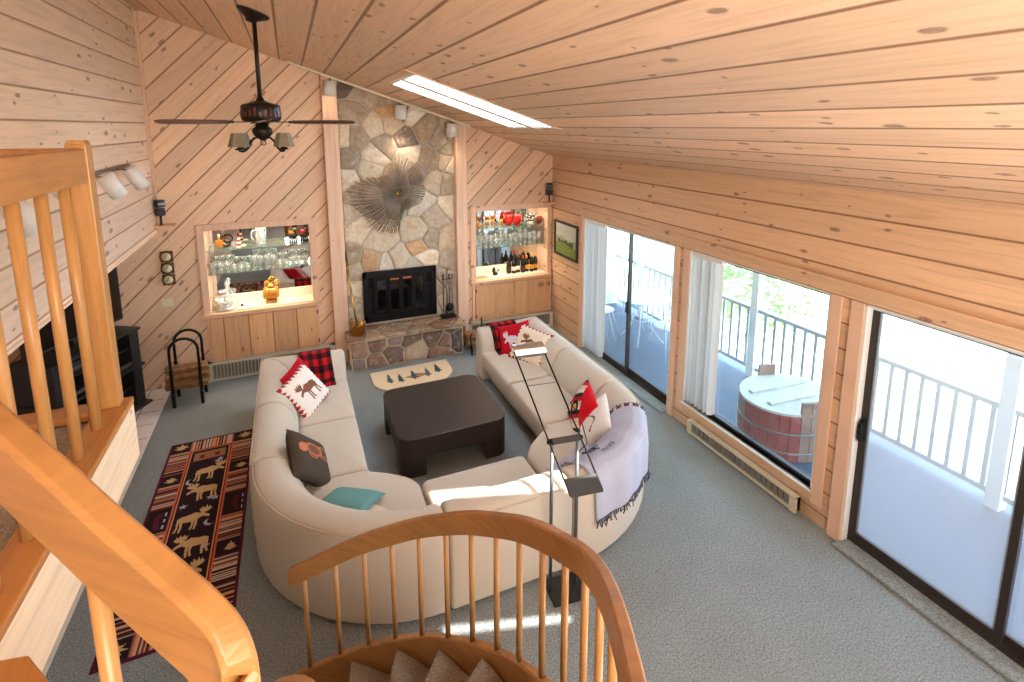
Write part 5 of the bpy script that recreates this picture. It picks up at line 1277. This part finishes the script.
for k in range(130):
    a_, r1 = rg_.uniform(0, 2*PI), rg_.uniform(.01, .12); q = Vector((3.66+r1*math.cos(a_), 7.81+r1*math.sin(a_)*.6, zs2+rg_.uniform(.01, .19))); d = Vector((rg_.uniform(-1, 1), rg_.uniform(-1, 1), rg_.uniform(-.3, 1))).normalized(); s = d.orthogonal().normalized()
    (f if k % 3 else f3).add([q-d*.022, q+s*.01, q+d*.022, q-s*.01], [(0, 1, 2, 3)])
f.build('leaves', 'green_leafy', fl, fix=False); f3.build('white_leaves', 'label_white', fl, fix=False)
MB().lathe([(.001, 0), (.05, 0), (.055, .04), (.001, .045)], (3.66, 7.81, zs2), 14).build('pot', 'label_white', fl)
cr = thing('red_mug', 'dark red mug at the right end of the upper right shelf', 'mug', (3.82, 7.80, zs2))
MB().lathe([(.001, 0), (.04, 0), (.045, .12), (.041, .12), (.036, .01), (.001, .01)], (3.82, 7.80, zs2+.0), 18).build('cup', 'tub_red', cr)
MB().tube([(3.785, 7.78, zs2+.10), (3.75, 7.77, zs2+.09), (3.75, 7.77, zs2+.04), (3.785, 7.78, zs2+.03)], .007, 6).build('handle', 'tub_red', cr)

# ------------------------------------------------------------------ deck outside
DX = 5.78
struct(MB().box(4.1, DX+.1, -3.5, 8.4, -.16, -.04).build('floor_deck', 'deck'))
struct(MB().box(4.1, DX, 8.25, 8.4, -.04, 2.5).build('wall_deck_end', 'siding'))
ro = MB().prism([(4.1, -3.5), (6.15, -3.5), (6.15, 8.5), (4.1, 8.5)], .04, .14, f=g); struct(ro.build('ceiling_deck', 'siding'))
pr = thing('porch_railing', 'grey painted porch railing with square balusters beyond the windows', 'railing', (DX-.05, 3.0, -.04))
MB().box(DX-.11, DX-.01, -3.4, 8.2, .90, .95).build('top_rail', 'deck_rail', pr, bevel=.005)
MB().box(DX-.08, DX-.04, -3.4, 8.2, .06, .11).build('bottom_rail', 'deck_rail', pr)
k = 0; y = -.9
while y < 8.15:
    MB().box(DX-.075, DX-.04, y, y+.038, .10, .91).build('baluster', 'deck_rail', pr); y += .145
for y in (-.4, 2.2, 4.93, 7.4): struct(MB().box(DX-.13, DX-.01, y-.055, y+.055, -.04, zc(DX)+.05).build('trim_%d' % (70+int(y+1)), 'siding'))
struct(MB().box(DX+.02, DX+.05, -3.4, 8.3, 0, .0).build('trim_80', 'deck_rail')) if False else None
# downpipe with meter box on the end wall
dp = thing('wall_meter_box', 'small pale utility box with conduit on the porch end wall', 'utility box', (4.62, 8.2, 1.3))
MB().box(4.57, 4.67, 8.17, 8.25, 1.25, 1.45).build('box', 'white_metal', dp, bevel=.004); MB().cyl((4.62, 8.22, .0), (4.62, 8.22, 2.2), .018, n=8).build('conduit', 'white_metal', dp)
# patio table and chairs
pc_ = Vector((5.05, 6.55, 0))
pt = thing('patio_table', 'round white mesh patio table on the porch behind the sliding door', 'patio table', pc_+Vector((0, 0, -.04)))
MB().lathe([(.001, .69), (.42, .69), (.44, .685), (.445, .70), (.42, .708), (.001, .708)], pc_, 36).build('table_top', 'white_metal', pt)
for k in range(4):
    a_ = PI/4+PI/2*k; d = Vector((math.cos(a_), math.sin(a_), 0))
    MB().tube([pc_+d*r_+Vector((0, 0, z)) for r_, z in ((.36, .69), (.30, .55), (.14, .35), (.16, .20), (.30, .02), (.36, -.035))], .011, 7).build('leg', 'white_metal', pt)
MB().tube([pc_+Vector((.15*math.cos(2*PI*k/20), .15*math.sin(2*PI*k/20), .33)) for k in range(20)], .008, 6, closed=True).build('ring', 'white_metal', pt)
def chair(): 
    c_ = proto('patio_chair', 'white wrought-iron patio chair at the near side of the porch table', 'patio chair', (0, 0, 0), 0, 'patio chairs')
    MB().lathe([(.001, .42), (.19, .42), (.20, .43), (.19, .44), (.001, .44)], (0, 0, 0), 24).build('seat', 'white_metal', c_)
    for s in (-1, 1):
        MB().tube([(s*.13, .13, .43), (s*.16, .19, .2), (s*.20, .25, -.035)], .009, 6).build('leg', 'white_metal', c_)
        MB().tube([(s*.13, -.13, .43), (s*.17, -.19, .2), (s*.20, -.24, -.035)], .009, 6).build('leg', 'white_metal', c_)
    MB().tube([(.18*math.cos(PI*k/12), -.15-.06*math.sin(PI*k/12)*0-.05*k*(12-k)/36, .43+.45*math.sin(PI*k/12)) for k in range(13)], .010, 7).build('back_hoop', 'white_metal', c_)
    f = MB()
    for k in range(-3, 4):
        x = k*.045; zt_ = .43+.45*math.sqrt(max(0, 1-(x/.18)**2)); f.tube([(x, -.15, .44), (x*.9, -.2, (.44+zt_)/2), (x, -.19, zt_)], .005, 5)
    f.build('back_scrolls', 'white_metal', c_); return c_
c0_ = chair()
for k, (dx, dy, rz, lb) in enumerate(((.0, -.62, 0, None), (-.50, .38, -2.3, 'white wrought-iron patio chair by the porch end of the glass door'), (.34, .62, 2.7, 'white wrought-iron patio chair at the far side of the porch table'))):
    q = c0_ if k == 0 else dup(c0_, (0, 0, 0)); q.location = (pc_.x+dx, pc_.y+dy, 0); q.rotation_euler = (0, 0, rz)
    if lb: q['label'] = lb
# wooden tub
tu = thing('wooden_tub', 'old oval wooden tub with red staves and wooden lid on the porch', 'wooden tub', (4.86, 3.72, -.04))
cx, cy = 4.86, 3.72; N_ = 30
def ell(k, r_=1.0): a_ = 2*PI*k/N_; return (cx+.50*r_*math.cos(a_)-.12*math.sin(a_)*r_*0, cy+.43*r_*math.sin(a_))
f = MB()
for k in range(N_):
    p0, p1 = ell(k), ell(k+1); mx, my = (p0[0]+p1[0])/2, (p0[1]+p1[1])/2; d = Vector((p1[0]-p0[0], p1[1]-p0[1], 0)); q = Vector((d.y, -d.x, 0)).normalized()
    tall = .62 if k in (5, 6, 20, 21) else .47
    f.obox((mx, my, (tall-.03)/2), d, q, (0, 0, 1), d.length*.485, .016, (tall+.03)/2, mi=1 if 14 <= k <= 22 and tall < .5 else 0)
f.build('staves', ['tub_wood', 'tub_red'], tu, bevel=.004)
for z in (.06, .27): MB().tube([(ell(k, 1.035)[0], ell(k, 1.035)[1], z) for k in range(N_)], .012, 6, closed=True).build('hoop', 'steel', tu)
f = MB()
f.prism([ell(k, 1.03) for k in range(N_)], .47, .495)
f.bar((cx-.38, cy-.1, .505), (cx+.36, cy-.16, .505), .06, .025).bar((cx-.36, cy+.16, .505), (cx+.40, cy+.10, .505), .06, .025)
f.build('lid', 'tub_lid', tu)
# lawn, tree, neighbouring white shed
struct(MB().add([(DX+.1, -25, -.6), (60, -25, -13), (60, 45, -13), (DX+.1, 45, -.6)], [(0, 1, 2, 3)]).box(DX-.0, DX+.1, -3.5, 8.4, -.5, -.16).build('floor_lawn', 'grass'))
te = thing('tree', 'leafy green tree beyond the porch railing', 'tree', (9.5, 8.35, -1.45))
MB().tube([(9.5, 8.35, -1.6), (9.52, 8.3, -.9), (9.45, 8.4, -.3), (9.5, 8.35, .3)], [.12, .10, .08, .05], 10).build('trunk', 'bark', te)
rt = random.Random(4); f = MB()
for k in range(2200):
    while True:
        q = Vector((rt.uniform(-1, 1), rt.uniform(-1, 1), rt.uniform(-1, 1)))
        if q.length < 1 and noise.noise(q*2.6+Vector((5, 1, 2))) > -.1: break
    p = Vector((9.5, 8.35, -.22))+Vector((q.x*1.1, q.y*1.45, q.z*.95)); d = Vector((rt.uniform(-1, 1), rt.uniform(-1, 1), rt.uniform(-.6, .6))).normalized(); s = d.orthogonal().normalized()*.045
    f.add([p-d*.08, p+s, p+d*.08, p-s], [(0, 1, 2, 3)])
f.build('foliage', 'leaf', te, fix=False)
